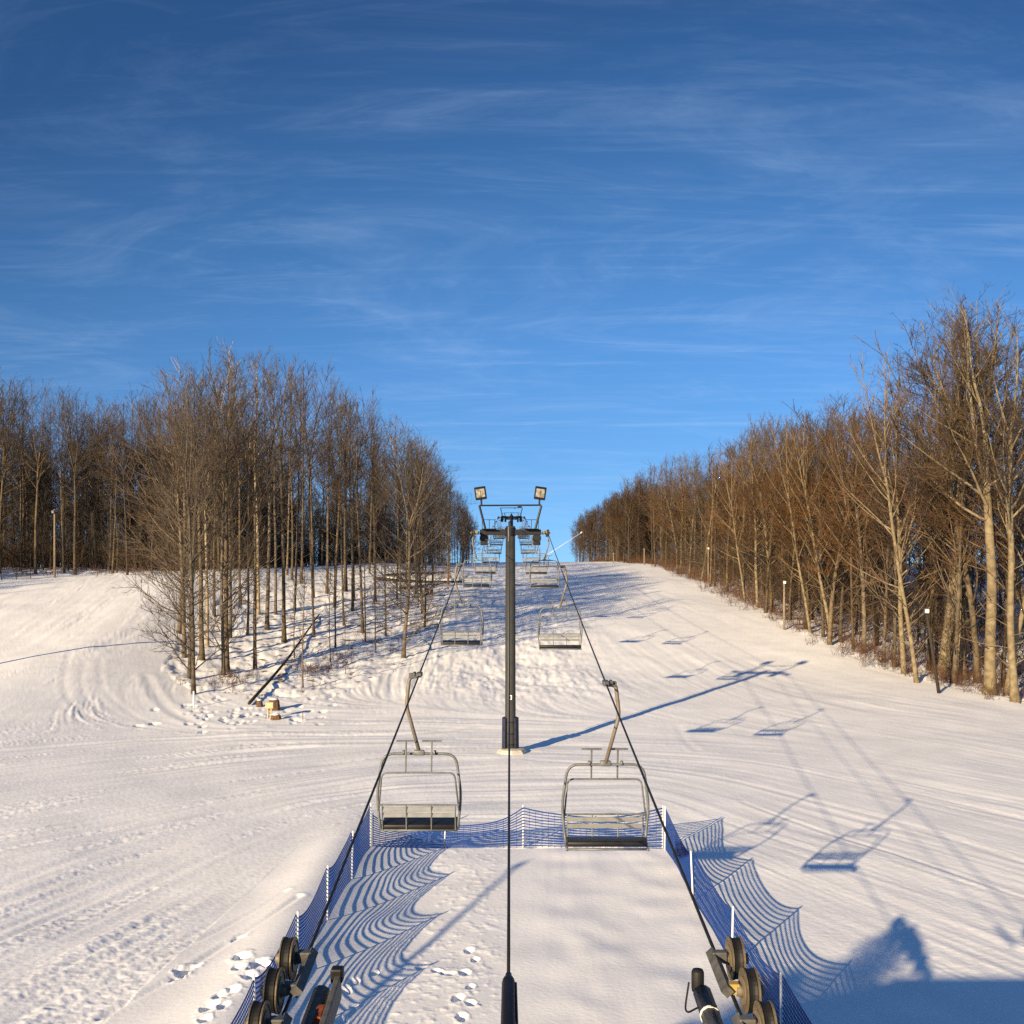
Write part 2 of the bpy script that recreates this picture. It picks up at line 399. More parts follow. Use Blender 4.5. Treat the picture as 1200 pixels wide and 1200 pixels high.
# ------------------------------------------------------------------ trees
def branch_path(p, d, L, nseg, rng, up=.12, wob=.10):
    pts = [p.copy()]; d = d.normalized()
    for i in range(nseg):
        d = (d + Vector((rng.gauss(0, wob), rng.gauss(0, wob), rng.gauss(0, wob) + up))).normalized()
        pts.append(pts[-1] + d * (L / nseg))
    return pts
def along(pts, t):
    f = t * (len(pts) - 1); i = min(int(f), len(pts) - 2); w = f - i
    return pts[i].lerp(pts[i + 1], w), (pts[i + 1] - pts[i]).normalized()
def perp(d, az, ang):
    ref = Vector((0, 0, 1)) if abs(d.z) < .95 else Vector((1, 0, 0))
    a = d.cross(ref).normalized(); b = d.cross(a)
    return (d * math.cos(ang) + (a * math.cos(az) + b * math.sin(az)) * math.sin(ang)).normalized()
def twigs(mb, path, r, rng, L, lev, dens, tw=.0075):
    n = max(2, int(L * dens))
    for k in range(n):
        t = rng.uniform(.15, 1.0)
        p, d = along(path, t)
        l = L * rng.uniform(.28, .55) * (1.15 - .55 * t)
        l = max(.3, l)
        dd = perp(d, rng.uniform(0, 6.28), R(rng.uniform(24, 52)))
        if lev >= 2 or l < .55:
            q = p + dd * l * .55 ; e = q + (dd + Vector((0, 0, .35)) + Vector((rng.gauss(0, .2), rng.gauss(0, .2), 0))).normalized() * l * .45
            mb.tube([p, q, e], [tw * 1.1, tw * .9, tw * .45], 3, False)
        else:
            pts = branch_path(p, dd, l, 3, rng, .10, .12)
            rr = max(tw * 1.3, r * .42)
            mb.tube(pts, [rr, rr * .8, rr * .6, tw * .7], 3, False)
            twigs(mb, pts, rr, rng, l, lev + 1, dens * 1.55, tw)
def make_tree(seed, H, r0, clear=.42, nlimb=22, spread=.30, forks=2, low=0, lean=0., dens=1.55, ang=(56, 20), tw=.0080, low_from=.10, lowlen=3.2, updroop=.10):
    rng = random.Random(seed)
    tb = MB(); cb = MB()
    nseg = 12
    fork = rng.uniform(.50, .68) if forks > 1 else 1.0
    # bole
    d = Vector((lean, rng.gauss(0, .01), 1)).normalized(); p = Vector((0, 0, -.35)); pts = [p]
    for i in range(nseg):
        d = (d + Vector((rng.gauss(0, .016), rng.gauss(0, .016), .0))).normalized(); pts.append(pts[-1] + d * (H * fork / nseg))
    rf = r0 * (1 - .72 * fork)
    rad = [r0 * 1.45, r0 * 1.04] + [r0 + (rf - r0) * (i / nseg) for i in range(2, nseg + 1)]
    if forks <= 1: rad[-1] = .02
    tb.tube(pts, rad, 9)
    leaders = []
    if forks > 1:
        a0 = rng.uniform(0, 6.28)
        for k in range(forks):
            dd = perp(d, a0 + k * 6.28 / forks + rng.uniform(-.4, .4), R(rng.uniform(7, 17)))
            L = H * (1 - fork) * rng.uniform(.80, .94)
            lp = branch_path(pts[-1] - d * .1, dd, L, 8, rng, .06, .045)
            rk = rf * (.92 if k == 0 else .74)
            tb.tube(lp, [max(.018, rk * (1 - i / 8.2)) for i in range(9)], 7)
            leaders.append((lp, L, rk))
    def limb(p, d, L, r, up):
        lp = branch_path(p, d, L, 5, rng, up, .09)
        tb.tube(lp, [max(.014, r * (1 - i / 5.6)) for i in range(6)], 5, False)
        twigs(cb, lp, r, rng, L, 0, dens, tw)
    LM = H * spread
    for k in range(nlimb):
        z = clear + (1 - clear) * ((k + rng.random()) / nlimb)
        z = min(z, .985)
        rel = (z - clear) / (1 - clear)
        L = LM * (.55 + .75 * math.sin(math.pi * min(1, rel * .75 + .25)) ) * (1 - .62 * rel) * rng.uniform(.7, 1.2)
        a = R(ang[0] + (ang[1] - ang[0]) * rel + rng.gauss(0, 6))
        az = rng.uniform(0, 6.28)
        if z < fork or not leaders:
            t = min(1, z / fork); pp, dd = along(pts, t); rb = r0 + (rf - r0) * t
        else:
            lp, LL, rk = leaders[k % len(leaders)]
            t = min(.98, (z - fork) / (1 - fork)); pp, dd = along(lp, t); rb = rk * (1 - t)
        limb(pp, perp(dd, az, a), max(1.0, L), max(.03, min(rb * .5, .012 * L + .02)), updroop)
    for k in range(9):      # fine steep limbs that round off the top
        if leaders:
            lp, LL, rk = leaders[k % len(leaders)]; pp, dd = along(lp, rng.uniform(.55, .97))
        else: pp, dd = along(pts, rng.uniform(.78, .98))
        limb(pp, perp(dd, rng.uniform(0, 6.28), R(rng.uniform(22, 50))), LM * rng.uniform(.28, .5), .022, .06)
    for lp, LL, rk in leaders: twigs(cb, lp[len(lp) // 2:], .012, rng, LL * .45, 0, dens, tw)
    for k in range(low):    # low side branches of an edge tree
        z = low_from + (clear - low_from) * ((k + rng.random()) / low)
        pp, dd = along(pts, min(1, z / fork))
        L = lowlen * rng.uniform(.5, 1.25)
        limb(pp, perp(dd, rng.uniform(0, 6.28), R(rng.uniform(48, 80))), L, max(.018, .007 * L + .012), .085)
    return tb, cb
VAR = {}
def variant(key, bark, label, **kw):
    H = kw['H']
    tb, cb = make_tree(**kw)
    H = max(max(v[2] for v in tb.v), max(v[2] for v in cb.v)) * .97
    VAR[key] = (tb.mesh('trunk', bark, True), cb.mesh('crown', M_twig if key[0] == 'R' or key == 'B3' else M_twigg), H, label)
variant('A1', M_bark, 'tall straight bare tree with a narrow crown', seed=1, H=24, r0=.155, clear=.44, nlimb=24, spread=.20, forks=2, low=14, lowlen=1.9)
variant('A2', M_bark, 'tall bare tree with a twin-leader crown', seed=2, H=24, r0=.185, clear=.40, nlimb=26, spread=.22, forks=2, low=6, lowlen=1.8)
variant('A3', M_bark, 'slender bare tree with a single straight leader', seed=3, H=24, r0=.13, clear=.46, nlimb=24, spread=.18, forks=1, low=16, lowlen=1.7)
variant('A4', M_bark, 'tall bare tree with a three-way fork', seed=4, H=24, r0=.175, clear=.42, nlimb=27, spread=.22, forks=3, low=4, lowlen=1.8)
variant('A5', M_bark, 'thin bare tree with a high brushy crown', seed=5, H=24, r0=.12, clear=.52, nlimb=20, spread=.18, forks=2, low=16, lowlen=1.5)
variant('B1', M_bark, 'bushy bare edge tree branched almost to the ground', seed=11, H=22, r0=.15, clear=.34, nlimb=28, spread=.25, forks=2, low=26, lowlen=5.0, low_from=.07)
variant('B2', M_bark, 'bare edge tree with many low side branches', seed=12, H=22, r0=.16, clear=.36, nlimb=28, spread=.25, forks=3, low=20, lowlen=3.6, low_from=.1)
variant('B3', M_pale, 'bare edge tree with pale bark and long curved limbs', seed=13, H=22, r0=.18, clear=.34, nlimb=24, spread=.28, forks=2, low=14, lowlen=4.0, low_from=.12, lean=-.05)
variant('C1', M_pale, 'very tall bare tree with pale bark and open forked crown', seed=21, H=27, r0=.30, clear=.42, nlimb=22, spread=.24, forks=3, low=6, lowlen=2.4, dens=1.9, lean=-.05, ang=(55, 24))
variant('C2', M_pale, 'very tall bare tree with two pale arching leaders', seed=22, H=27, r0=.28, clear=.40, nlimb=22, spread=.24, forks=2, low=8, lowlen=2.4, dens=1.9, lean=-.07, ang=(55, 24))
variant('R1', M_bark, 'branchy bare tree forked low', seed=51, H=20, r0=.15, clear=.20, nlimb=30, spread=.24, forks=3, low=7, lowlen=2.2, low_from=.05, ang=(48, 20))
variant('R2', M_bark, 'round-crowned bare tree with many ascending limbs', seed=52, H=20, r0=.16, clear=.26, nlimb=32, spread=.28, forks=2, low=9, lowlen=2.4, low_from=.06, ang=(55, 18))
variant('R3', M_pale, 'leaning bare tree with pale bark', seed=53, H=20, r0=.14, clear=.28, nlimb=26, spread=.24, forks=2, low=9, lowlen=2.2, low_from=.08, lean=-.12, ang=(52, 20))
variant('R4', M_bark, 'narrow bare tree with steep limbs', seed=54, H=20, r0=.12, clear=.18, nlimb=28, spread=.19, forks=2, low=6, lowlen=1.8, low_from=.05, ang=(42, 16))
variant('E1', M_birch, 'pale-barked birch with a thin high crown', seed=31, H=22, r0=.14, clear=.5, nlimb=18, spread=.17, forks=2, low=6, lowlen=1.4)
variant('D1', M_bark, 'thin bare sapling', seed=41, H=8, r0=.05, clear=.3, nlimb=10, spread=.18, forks=1, low=3, lowlen=.8, dens=2.2)
variant('D2', M_bark, 'young bare pole tree', seed=42, H=12, r0=.075, clear=.35, nlimb=13, spread=.17, forks=1, low=6, lowlen=1.1, dens=2.0)
KINDNAME = {'E1': 'birch_tree', 'D1': 'sapling', 'D2': 'young_tree'}
NTREE = [0]
TREES = []
SKY_L = [(-300, 420), (0, 424), (50, 428), (100, 448), (150, 470), (180, 418), (220, 405), (290, 402), (350, 396), (395, 440), (440, 448), (480, 490), (520, 545), (545, 590), (565, 615)]
SKY_R = [(640, 632), (665, 612), (690, 592), (720, 572), (760, 540), (800, 522), (860, 520), (885, 488), (940, 478), (1000, 462), (1050, 448), (1080, 372), (1120, 354), (1160, 380), (1200, 385), (1500, 380)]
def sky_h(x, y):
    p = 600 + F * x / y; S = SKY_L if p < 600 else SKY_R
    yt = float(np.interp(p, [q[0] for q in S], [q[1] for q in S]))
    return CAMZ + (HY - yt) / F * y - g(x, y)
def place_tree(key, x, y, h, rz, label, group, lean=0, cat='tree'):
    hc = sky_h(x, y)
    if key[0] != 'D':
        if x > 0: h = min(30.5, max(13, hc * (rng.uniform(1.0, 1.06) if key[0] == 'C' else rng.uniform(.88, 1.0)))) if h > 15 else h
        else: h = max(9, min(h, hc * rng.uniform(.90, 1.0)))
    tm, cm, H, _ = VAR[key]; s = h / H
    o = empty(KINDNAME.get(key, 'bare_tree'), (x, y, g(x, y)), rz)
    w_ = random.Random(int(x * 100 + y * 37)).uniform(.82, 1.28); o.scale = (s * w_, s * w_, s)
    if lean: o.rotation_euler = (0, lean, rz)
    t = bpy.data.objects.new('trunk', tm); COL.objects.link(t); t.parent = o
    c = bpy.data.objects.new('crown', cm); COL.objects.link(c); c.parent = o
    h0 = h; tag(o, label, cat, group); NTREE[0] += 1
    TREES.append((o, key, x, y, h, group))
    return o
ORD = ['first', 'second', 'third', 'fourth', 'fifth', 'sixth', 'seventh', 'eighth', 'ninth', 'tenth', 'eleventh', 'twelfth', 'thirteenth', 'fourteenth', 'fifteenth',
       'sixteenth', 'seventeenth', 'eighteenth', 'nineteenth', 'twentieth']
GI = 'bare trees of the stand between the two runs'
GR = 'bare trees of the forest right of the slope'
GL = 'bare trees of the dark wood across the left run'
rng = random.Random(77)
# --- front trees of the stand, by where their feet stand in the photograph
front = [(227, 813, 21, 'B1', .3), (222, 797, 22, 'B2', 2.2), (262, 792, 23, 'B1', 4.1), (266, 789, 24, 'A2', 1.0), (299, 783, 25, 'A1', .2), (243, 757, 23.5, 'E1', 1.1), (270, 748, 24, 'A3', 2.0),
         (313, 737, 26, 'A4', .6), (333, 751, 25.5, 'A2', 3.0), (303, 720, 26, 'E1', 2.4), (323, 720, 26, 'A1', 2.0), (282, 707, 25, 'A5', 1.4), (353, 684, 25.5, 'A3', 1.0),
         (383, 695, 24, 'A2', 5.0), (403, 733, 21, 'A5', .7), (413, 715, 22, 'A1', 4.0), (425, 742, 21, 'A3', 3.3), (367, 700, 24, 'A4', 2.9), (440, 705, 21, 'A2', 1.9), (465, 702, 20, 'A5', 2.6),
         (216, 770, 22, 'B2', 5.2), (210, 742, 22, 'B1', 1.8), (251, 722, 23, 'A1', 5.5), (345, 716, 24, 'A5', 3.7), (392, 712, 23, 'A3', .1), (480, 690, 19.5, 'A1', 3.1), (237, 775, 22, 'A2', 2.7), (290, 745, 24, 'A5', 4.6)]
pts_used = []
front_objs = []
for (x, y, h, k, rz) in front:
    p = px(x, y); pts_used.append((p.x, p.y))
    front_objs.append((x, place_tree(k, p.x, p.y, h, rz, '', GI), k))
# saplings along the right flank of the stand
sap_objs = []
for (x, y, h, k) in [(355, 806, 9, 'D1'), (387, 775, 8, 'D1'), (393, 760, 10, 'D2'), (440, 765, 9, 'D1'), (452, 745, 11, 'D2'), (405, 790, 5, 'D1'), (470, 730, 9, 'D1'), (490, 712, 9, 'D2'), (428, 752, 10, 'D2'), (345, 770, 7, 'D1')]:
    p = px(x, y); pts_used.append((p.x, p.y)); sap_objs.append((x, place_tree(k, p.x, p.y, h, rng.uniform(0, 6), '', 'saplings on the right flank of the stand', cat='sapling')))
def scatter(n, gen, sep):
    out = []; tries = 0
    while len(out) < n and tries < 9000:
        tries += 1
        q = gen()
        if q is None: continue
        if all((q[0] - a) ** 2 + (q[1] - b) ** 2 > sep * sep for a, b in pts_used):
            pts_used.append(q); out.append(q)
    return out
def in_isl(x, y): return bool(inside(np.array([x]), np.array([y]), ISLAND)[0])
isl_objs = []
def gen_isl():
    y = rng.uniform(80, 225); x = rng.uniform(-29, -8)
    if not in_isl(x, y): return None
    if (x + 27) < 0 and y < 90: return None
    return (x, y)
for (x, y) in scatter(54, gen_isl, 2.1):
    h = (rng.uniform(20, 24) if x > -14 else rng.uniform(22, 26)) * (1 if y < 150 else .82)
    if -13 < x: h *= .86
    k = rng.choice(['A1', 'A2', 'A3', 'A4', 'A5', 'A5', 'A3']) if x < -11 or rng.random() < .6 else rng.choice(['B1', 'B2'])
    isl_objs.append((x / y, y, place_tree(k, x, y, h, rng.uniform(0, 6.28), '', GI), k))
# --- right forest: its front trees as photographed
fr = [(1190, 822, 27, 'C2', 0), (1160, 812, 27.5, 'C1', 1.0), (1128, 795, 28.5, 'C2', .4), (1105, 790, 28, 'C1', 2.9), (1075, 800, 20, 'R3', .1), (1060, 790, 21, 'B3', .3), (1035, 775, 18, 'R4', 1.2), (1012, 765, 22, 'R2', 2.0),
      (985, 752, 20.5, 'R1', .4), (965, 745, 19, 'R4', 3.4), (945, 738, 21.5, 'R2', 1.5), (950, 742, 20.5, 'R3', 6.0), (925, 728, 22, 'R1', 1.9), (905, 718, 22.5, 'R2', 3.9), (888, 712, 21.5, 'B3', .7), (872, 702, 20.5, 'R4', 2.8),
      (852, 694, 18.5, 'R1', .1), (838, 687, 20.5, 'R2', 5.1), (822, 681, 19.5, 'R3', 2.3), (808, 677, 20, 'R2', .9), (794, 672, 21, 'R1', 4.2), (780, 668, 19, 'R2', 1.6), (768, 664, 18, 'R4', 3.5), (1175, 806, 20, 'R4', .6), (1145, 800, 17, 'R1', 4.4), (1090, 785, 23, 'R2', 5.6),
      (1178, 815, 18, 'R3', 2.2), (1118, 800, 19, 'R4', 1.1), (1048, 782, 16, 'R1', 2.7), (1000, 760, 17, 'R4', 4.7), (975, 748, 16, 'R3', 5.5)]
fr_objs = []
for (x, y, h, k, rz) in fr:
    p = px(x, y); pts_used.append((p.x, p.y))
    fr_objs.append((x, place_tree(k, p.x, p.y, h, rz, '', GR), k))
def gen_r():
    y = 62 + 200 * rng.random() ** 1.15; e = float(right_edge(y)); x = e + .6 + 26 * rng.random() ** 1.6
    if x > .56 * y + 4: return None
    return (x, y)
r_objs = []
for (x, y) in scatter(104, gen_r, 1.7):
    d = x - float(right_edge(y))
    h = rng.uniform(17.5, 23) * (1 if y < 180 else .92)
    k = rng.choice(['A1', 'A2', 'R4', 'A4', 'R1', 'R2']) if d > 5 else rng.choice(['B1', 'R1', 'R2', 'R4', 'R3', 'A3', 'R2'])
    if rng.random() < .18: k = 'D2'; h = rng.uniform(8, 13)
    r_objs.append((x / y, y, place_tree(k, x, y, h, rng.uniform(0, 6.28), '', GR), k))
# --- dark wood across the left run
def gen_l():
    y = rng.uniform(113, 150); x = rng.uniform(-82, -34)
    if y < 113 + (x + 60) * .05: return None
    return (x, y)
l_objs = []
for (x, y) in scatter(52, gen_l, 2.3):
    h = rng.uniform(21, 26) * (1.0 if x < -48 else .88)
    k = rng.choice(['A1', 'A2', 'A3', 'A4', 'A5', 'B2'])
    l_objs.append((x / y, y, place_tree(k, x, y, h, rng.uniform(0, 6.28), '', GL), k))
print('TREES', NTREE[0])
# labels: each by what it looks like and where it stands
SHORT = dict(A1='straight bare tree', A2='twin-leader bare tree', A3='slender bare tree', A4='three-forked bare tree', A5='thin bare tree', B1='bushy bare tree', B2='low-branched bare tree',
             B3='pale curved bare tree', C1='very tall forked tree', C2='very tall pale tree', R1='low-forked bare tree', R2='round-crowned bare tree', R3='leaning pale tree', R4='narrow bare tree', E1='pale birch', D1='thin sapling', D2='young pole tree')
def rank_labels(objs, where):
    objs = sorted(objs, key=lambda q: q[0])
    n = len(objs)
    for i, q in enumerate(objs):
        o = q[-2] if isinstance(q[-1], str) else q[-1]
        k = q[-1] if isinstance(q[-1], str) else None
        base = VAR[k][3] if k else 'thin bare sapling'
        if n <= 20: w = ORD[i] + ' from the left'
        else: w = (ORD[i] + ' from the left') if i < 14 else ((ORD[n - 1 - i] + ' from the right') if n - 1 - i < 14 else ('mid-row'))
        s = base.split(' with ')[0]
        o['label'] = '%s, %s %s' % (SHORT.get(k, s), w, where)
rank_labels(front_objs, 'along the front of the middle stand')
rank_labels(sap_objs, 'on the right flank of the middle stand')
rank_labels(fr_objs, 'along the right forest edge')
def band_labels(objs, bands, name):
    objs = sorted(objs, key=lambda q: q[1])       # near to far
    per = max(1, math.ceil(len(objs) / len(bands)))
    for b, bd in enumerate(bands):
        grp = sorted(objs[b * per:(b + 1) * per], key=lambda q: q[0]); n = len(grp)
        for i, q in enumerate(grp):
            s = SHORT[q[3]]
            w = (ORD[i] + ' from the left') if i <= n // 2 else (ORD[n - 1 - i] + ' from the right')
            q[2]['label'] = '%s, %s in %s of %s' % (s, w, bd, name)
band_labels(isl_objs, ['near ranks', 'middle ranks', 'far ranks'], 'the middle stand')
band_labels(r_objs, ['near ranks', 'middle ranks', 'far ranks', 'last ranks'], 'the right forest')
band_labels(l_objs, ['near ranks', 'far ranks'], 'the dark left wood')

# --- the far depth of the woods: one mass nobody could count
def np_tree_arrays(key):
    out = []
    for me in VAR[key][:2]:
        n = len(me.vertices); co = np.empty(n * 3, np.float32); me.vertices.foreach_get('co', co)
        lt = np.empty(len(me.polygons), np.int32); me.polygons.foreach_get('loop_total', lt)
        li = np.empty(len(me.loops), np.int32); me.loops.foreach_get('vertex_index', li)
        out.append((co.reshape(-1, 3), lt, li))
    return out
def make_simple(seed, H, r0, clear):
    return make_tree(seed=seed, H=H, r0=r0, clear=clear, nlimb=22, spread=.24, forks=2, low=6, lowlen=2.2, low_from=.03, dens=1.2, tw=.02)
simple = []
for i in range(4):
    tb, cb = make_simple(60 + i, 22, .16, .10 + .07 * i)
    simple.append((tb.mesh('t', M_bark), cb.mesh('c', M_twig)))
def woods(name, spots, label, tm=None):
    cs = []; lts = []; lis = []; mis = []; off = 0
    cache = {}
    for (x, y, h) in spots:
        h = max(3, min(h, sky_h(x, y) * .96)) if abs(x) < .52 * y else h
        i = rng.randrange(4); a = rng.uniform(0, 6.28); s = h / 22; z = g(x, y)
        for mi, me in enumerate(simple[i]):
            if (i, mi) not in cache:
                n = len(me.vertices); co = np.empty(n * 3, np.float32); me.vertices.foreach_get('co', co)
                lt = np.empty(len(me.polygons), np.int32); me.polygons.foreach_get('loop_total', lt)
                li = np.empty(len(me.loops), np.int32); me.loops.foreach_get('vertex_index', li)
                cache[(i, mi)] = (co.reshape(-1, 3), lt, li)
            co, lt, li = cache[(i, mi)]
            c, sn = math.cos(a), math.sin(a)
            q = np.stack([co[:, 0] * c - co[:, 1] * sn, co[:, 0] * sn + co[:, 1] * c, co[:, 2]], 1) * s + np.array([x, y, z], np.float32)
            cs.append(q.astype(np.float32)); lts.append(lt); lis.append(li + off); mis.append(np.full(len(lt), mi, np.int32)); off += len(co)
    co = np.concatenate(cs); lt = np.concatenate(lts); li = np.concatenate(lis); mi = np.concatenate(mis)
    me = bpy.data.meshes.new(name)
    me.vertices.add(len(co)); me.vertices.foreach_set('co', co.ravel())
    me.loops.add(len(li)); me.loops.foreach_set('vertex_index', li)
    me.polygons.add(len(lt)); me.polygons.foreach_set('loop_start', np.concatenate([[0], np.cumsum(lt)[:-1]]).astype(np.int32))
    try: me.polygons.foreach_set('loop_total', lt)
    except Exception: pass
    me.materials.append(M_bark); me.materials.append(tm or M_twig)
    me.polygons.foreach_set('material_index', mi)
    me.update(calc_edges=True)
    o = bpy.data.objects.new(name, me); COL.objects.link(o)
    tag(o, label, 'woods', kind='stuff'); return o
sp = []
for k in range(330):
    y = rng.uniform(80, 270); x = float(right_edge(y)) + 6 + 45 * rng.random()
    if x < .58 * y + 6: sp.append((x, y, rng.uniform(15.5, 20)))
for k in range(190):   # young growth filling the foot of the wood
    y = rng.uniform(66, 260); x = float(right_edge(y)) + 1 + 16 * rng.random() ** 1.3
    if x < .58 * y + 6: sp.append((x, y, rng.uniform(3.5, 10)))
for k in range(120):
    y = rng.uniform(215, 285); x = float(right_edge(y)) + .5 + 20 * rng.random() ** 1.4
    sp.append((x, y, rng.uniform(15, 22)))
for k in range(90):
    y = rng.uniform(215, 280); x = float(right_edge(y)) + .5 + 16 * rng.random()
    sp.append((x, y, rng.uniform(4, 10)))
pass
woods('deep_right_woods', sp, 'dense brown depth of bare woods behind the right forest edge')
sp = [(rng.uniform(-110, -36), rng.uniform(132, 190), rng.uniform(18, 22)) for k in range(200)]
sp += [(rng.uniform(-70, -24), rng.uniform(185, 240), rng.uniform(15, 19)) for k in range(110)]
sp += [(rng.uniform(-85, -33), rng.uniform(118, 165), rng.uniform(4, 13)) for k in range(230)]
sp = [q for q in sp if q[0] > -.6 * q[1]]
sp += [(rng.uniform(-45, -9.5), rng.uniform(222, 272), rng.uniform(4, 12)) for k in range(80)]
sp += [(rng.uniform(-105, -76), rng.uniform(42, 92), rng.uniform(18, 23)) for k in range(170)]  # unseen trees left of the run, added to darken the left wood
sp += [(rng.uniform(-75, -14), rng.uniform(182, 215), rng.uniform(6, 15)) for k in range(150)]
woods('deep_left_woods', sp, 'dense dark depth of bare woods behind the left run, with unseen shading trees beside it', M_twigg)
sp = [(rng.uniform(-24, -8.5), rng.uniform(215, 275), rng.uniform(14, 17)) for k in range(24)]
woods('far_crest_woods', sp, 'distant bare woods at the crest left of the lift line', M_twigg)

# --- brush and dead stems at the wood edges
def brush(name, spots, label, hmin, hmax, stems, mtl, rs=1.0, sp_=.35):
    mb = MB()
    for (x, y, s) in spots:
        z = g(x, y) - .05
        for k in range(stems):
            h = rng.uniform(hmin, hmax) * s
            p = Vector((x + rng.gauss(0, sp_), y + rng.gauss(0, sp_), z))
            d = Vector((rng.gauss(0, .35), rng.gauss(0, .35), 1)).normalized()
            q = p + d * h * .55; e = q + (d + Vector((rng.gauss(0, .3), rng.gauss(0, .3), 0))).normalized() * h * .45
            mb.tube([p, q, e], [.012 * rs, .009 * rs, .004 * rs], 3, False)
            for j in range(4 if rs == 1 else 7):
                a = p.lerp(q, rng.uniform(.3, 1)); dd = perp(d, rng.uniform(0, 6.28), R(rng.uniform(30, 60)))
                mb.tube([a, a + dd * h * rng.uniform(.2, .4)], [.007 * rs, .004 * rs], 3, False)
    o = mb.build(name, mtl); tag(o, label, 'brush', kind='stuff'); return o
sp = []
for k in range(620):
    y = 62 + 195 * rng.random() ** 1.3; x = float(right_edge(y)) + rng.gauss(1.4, 1.1) + (rng.random() ** 3) * 8
    sp.append((x, y, rng.uniform(.5, 1.3)))
brush('undergrowth', sp, 'red brown brush along the foot of the right forest', .7, 2.3, 9, M_brush)
sp = []
for k in range(150):
    c = rng.choice([(485, 692, 38, 9), (470, 712, 25, 9), (400, 775, 35, 14), (360, 790, 25, 10), (520, 672, 20, 6), (440, 745, 30, 16), (500, 660, 30, 4), (270, 800, 40, 10)])
    p = px(rng.gauss(c[0], c[2] * .6), rng.gauss(c[1], c[3] * .6))
    sp.append((p.x, p.y, rng.uniform(.35, .9)))
brush('brush_patch', sp, 'dry red brown weeds poking from the snow below the stand', .4, 1.5, 7, M_brush)
sp = [(rng.uniform(-75, -36), rng.uniform(112, 122), rng.uniform(.5, 1.1)) for k in range(90)]
brush('hedge_brush', sp, 'low dry brush at the foot of the dark left wood', .5, 1.6, 7, M_brush)

sp = [(rng.uniform(-85, -34), rng.uniform(122, 160), rng.uniform(.6, 1.2)) for k in range(260)] + [(rng.uniform(-70, -18), rng.uniform(178, 230), rng.uniform(.6, 1.2)) for k in range(280)]
brush('left_thicket', sp, 'dense dark thicket under the trees of the left wood', 2.5, 6.0, 8, M_twigg, 2.6, .9)
sp = []
for k in range(330):
    y = rng.uniform(70, 250); sp.append((float(right_edge(y)) + 5 + 22 * rng.random(), y, rng.uniform(.6, 1.2)))
brush('right_thicket', sp, 'dense brown thicket under the trees of the right forest', 2.0, 5.0, 8, M_twig, 2.2, .9)

# ------------------------------------------------------------------ lift line
X0 = -.08; HG = 1.83
T1 = 50.5; T2 = 143.0; T3 = 214.0
def rope_z(Y):
    if Y <= T1: t = (Y - 8) / (T1 - 8); return 4.76 + .121 * Y - .13 * 4 * t * (1 - t)
    if Y <= T2:
        t = (Y - T1) / (T2 - T1); return 10.87 + (16.1 - 10.87) * t - .75 * 4 * t * (1 - t)
    t = (Y - T2) / (T3 - T2); return 16.1 + (19.2 - 16.1) * t - .4 * 4 * t * (1 - t)
def rope_x(side, Y):
    t = max(0, min(1, (Y - 8) / (T1 - 8))); return X0 * t + side * (1.735 + (HG - 1.735) * t)
for s, nm in ((-1, 'black steel haul rope on the left side, carrying the uphill chairs'), (1, 'black steel haul rope on the right side, carrying the returning chairs')):
    pts = [(rope_x(s, y), y, rope_z(y)) for y in np.concatenate([np.linspace(5.9, T1, 30), np.linspace(T1 + 1.5, T2, 40), np.linspace(T2 + 2, T3, 16)])]
    tag(MB().tube(pts, .0165, 6).build('haul_rope', M_rope, None, True), nm, 'cable', 'haul ropes of the lift')
# signal cable on the centre line
sg = empty('signal_cable', (X0 * .3, 7.0, 6.26))
def cab(y): t = (y - 7) / (T1 - 7); return 6.27 + (11.35 - 6.27) * t - .30 * 4 * t * (1 - t)
pts = [(X0 * t, 7.0 + (T1 - 7.0) * t - 7.0, cab(7 + (T1 - 7) * t) - 6.26) for t in np.linspace(0, 1, 30)]
MB().tube(pts, .0125, 6).build('cable', M_rope, sg, True)
tz = .10
cl = MB().lathe([(.012, .12), (.022, .10), (.024, .06), (.040, .02), (.046, -.02), (.048, -.6), (.052, -1.0), (.040, -1.02)], (0, 0.02, 0), (0, 1, tz), 16).build('clamp', M_dark, sg, True)
MB().tube([(.05, .0, .0), (.056, -.5, -.05), (.056, -.9, -.09)], .008, 6).build('clamp_wire', M_dark, cl)
tag(sg, 'black signal cable down the middle ending in a thick clamp', 'cable')

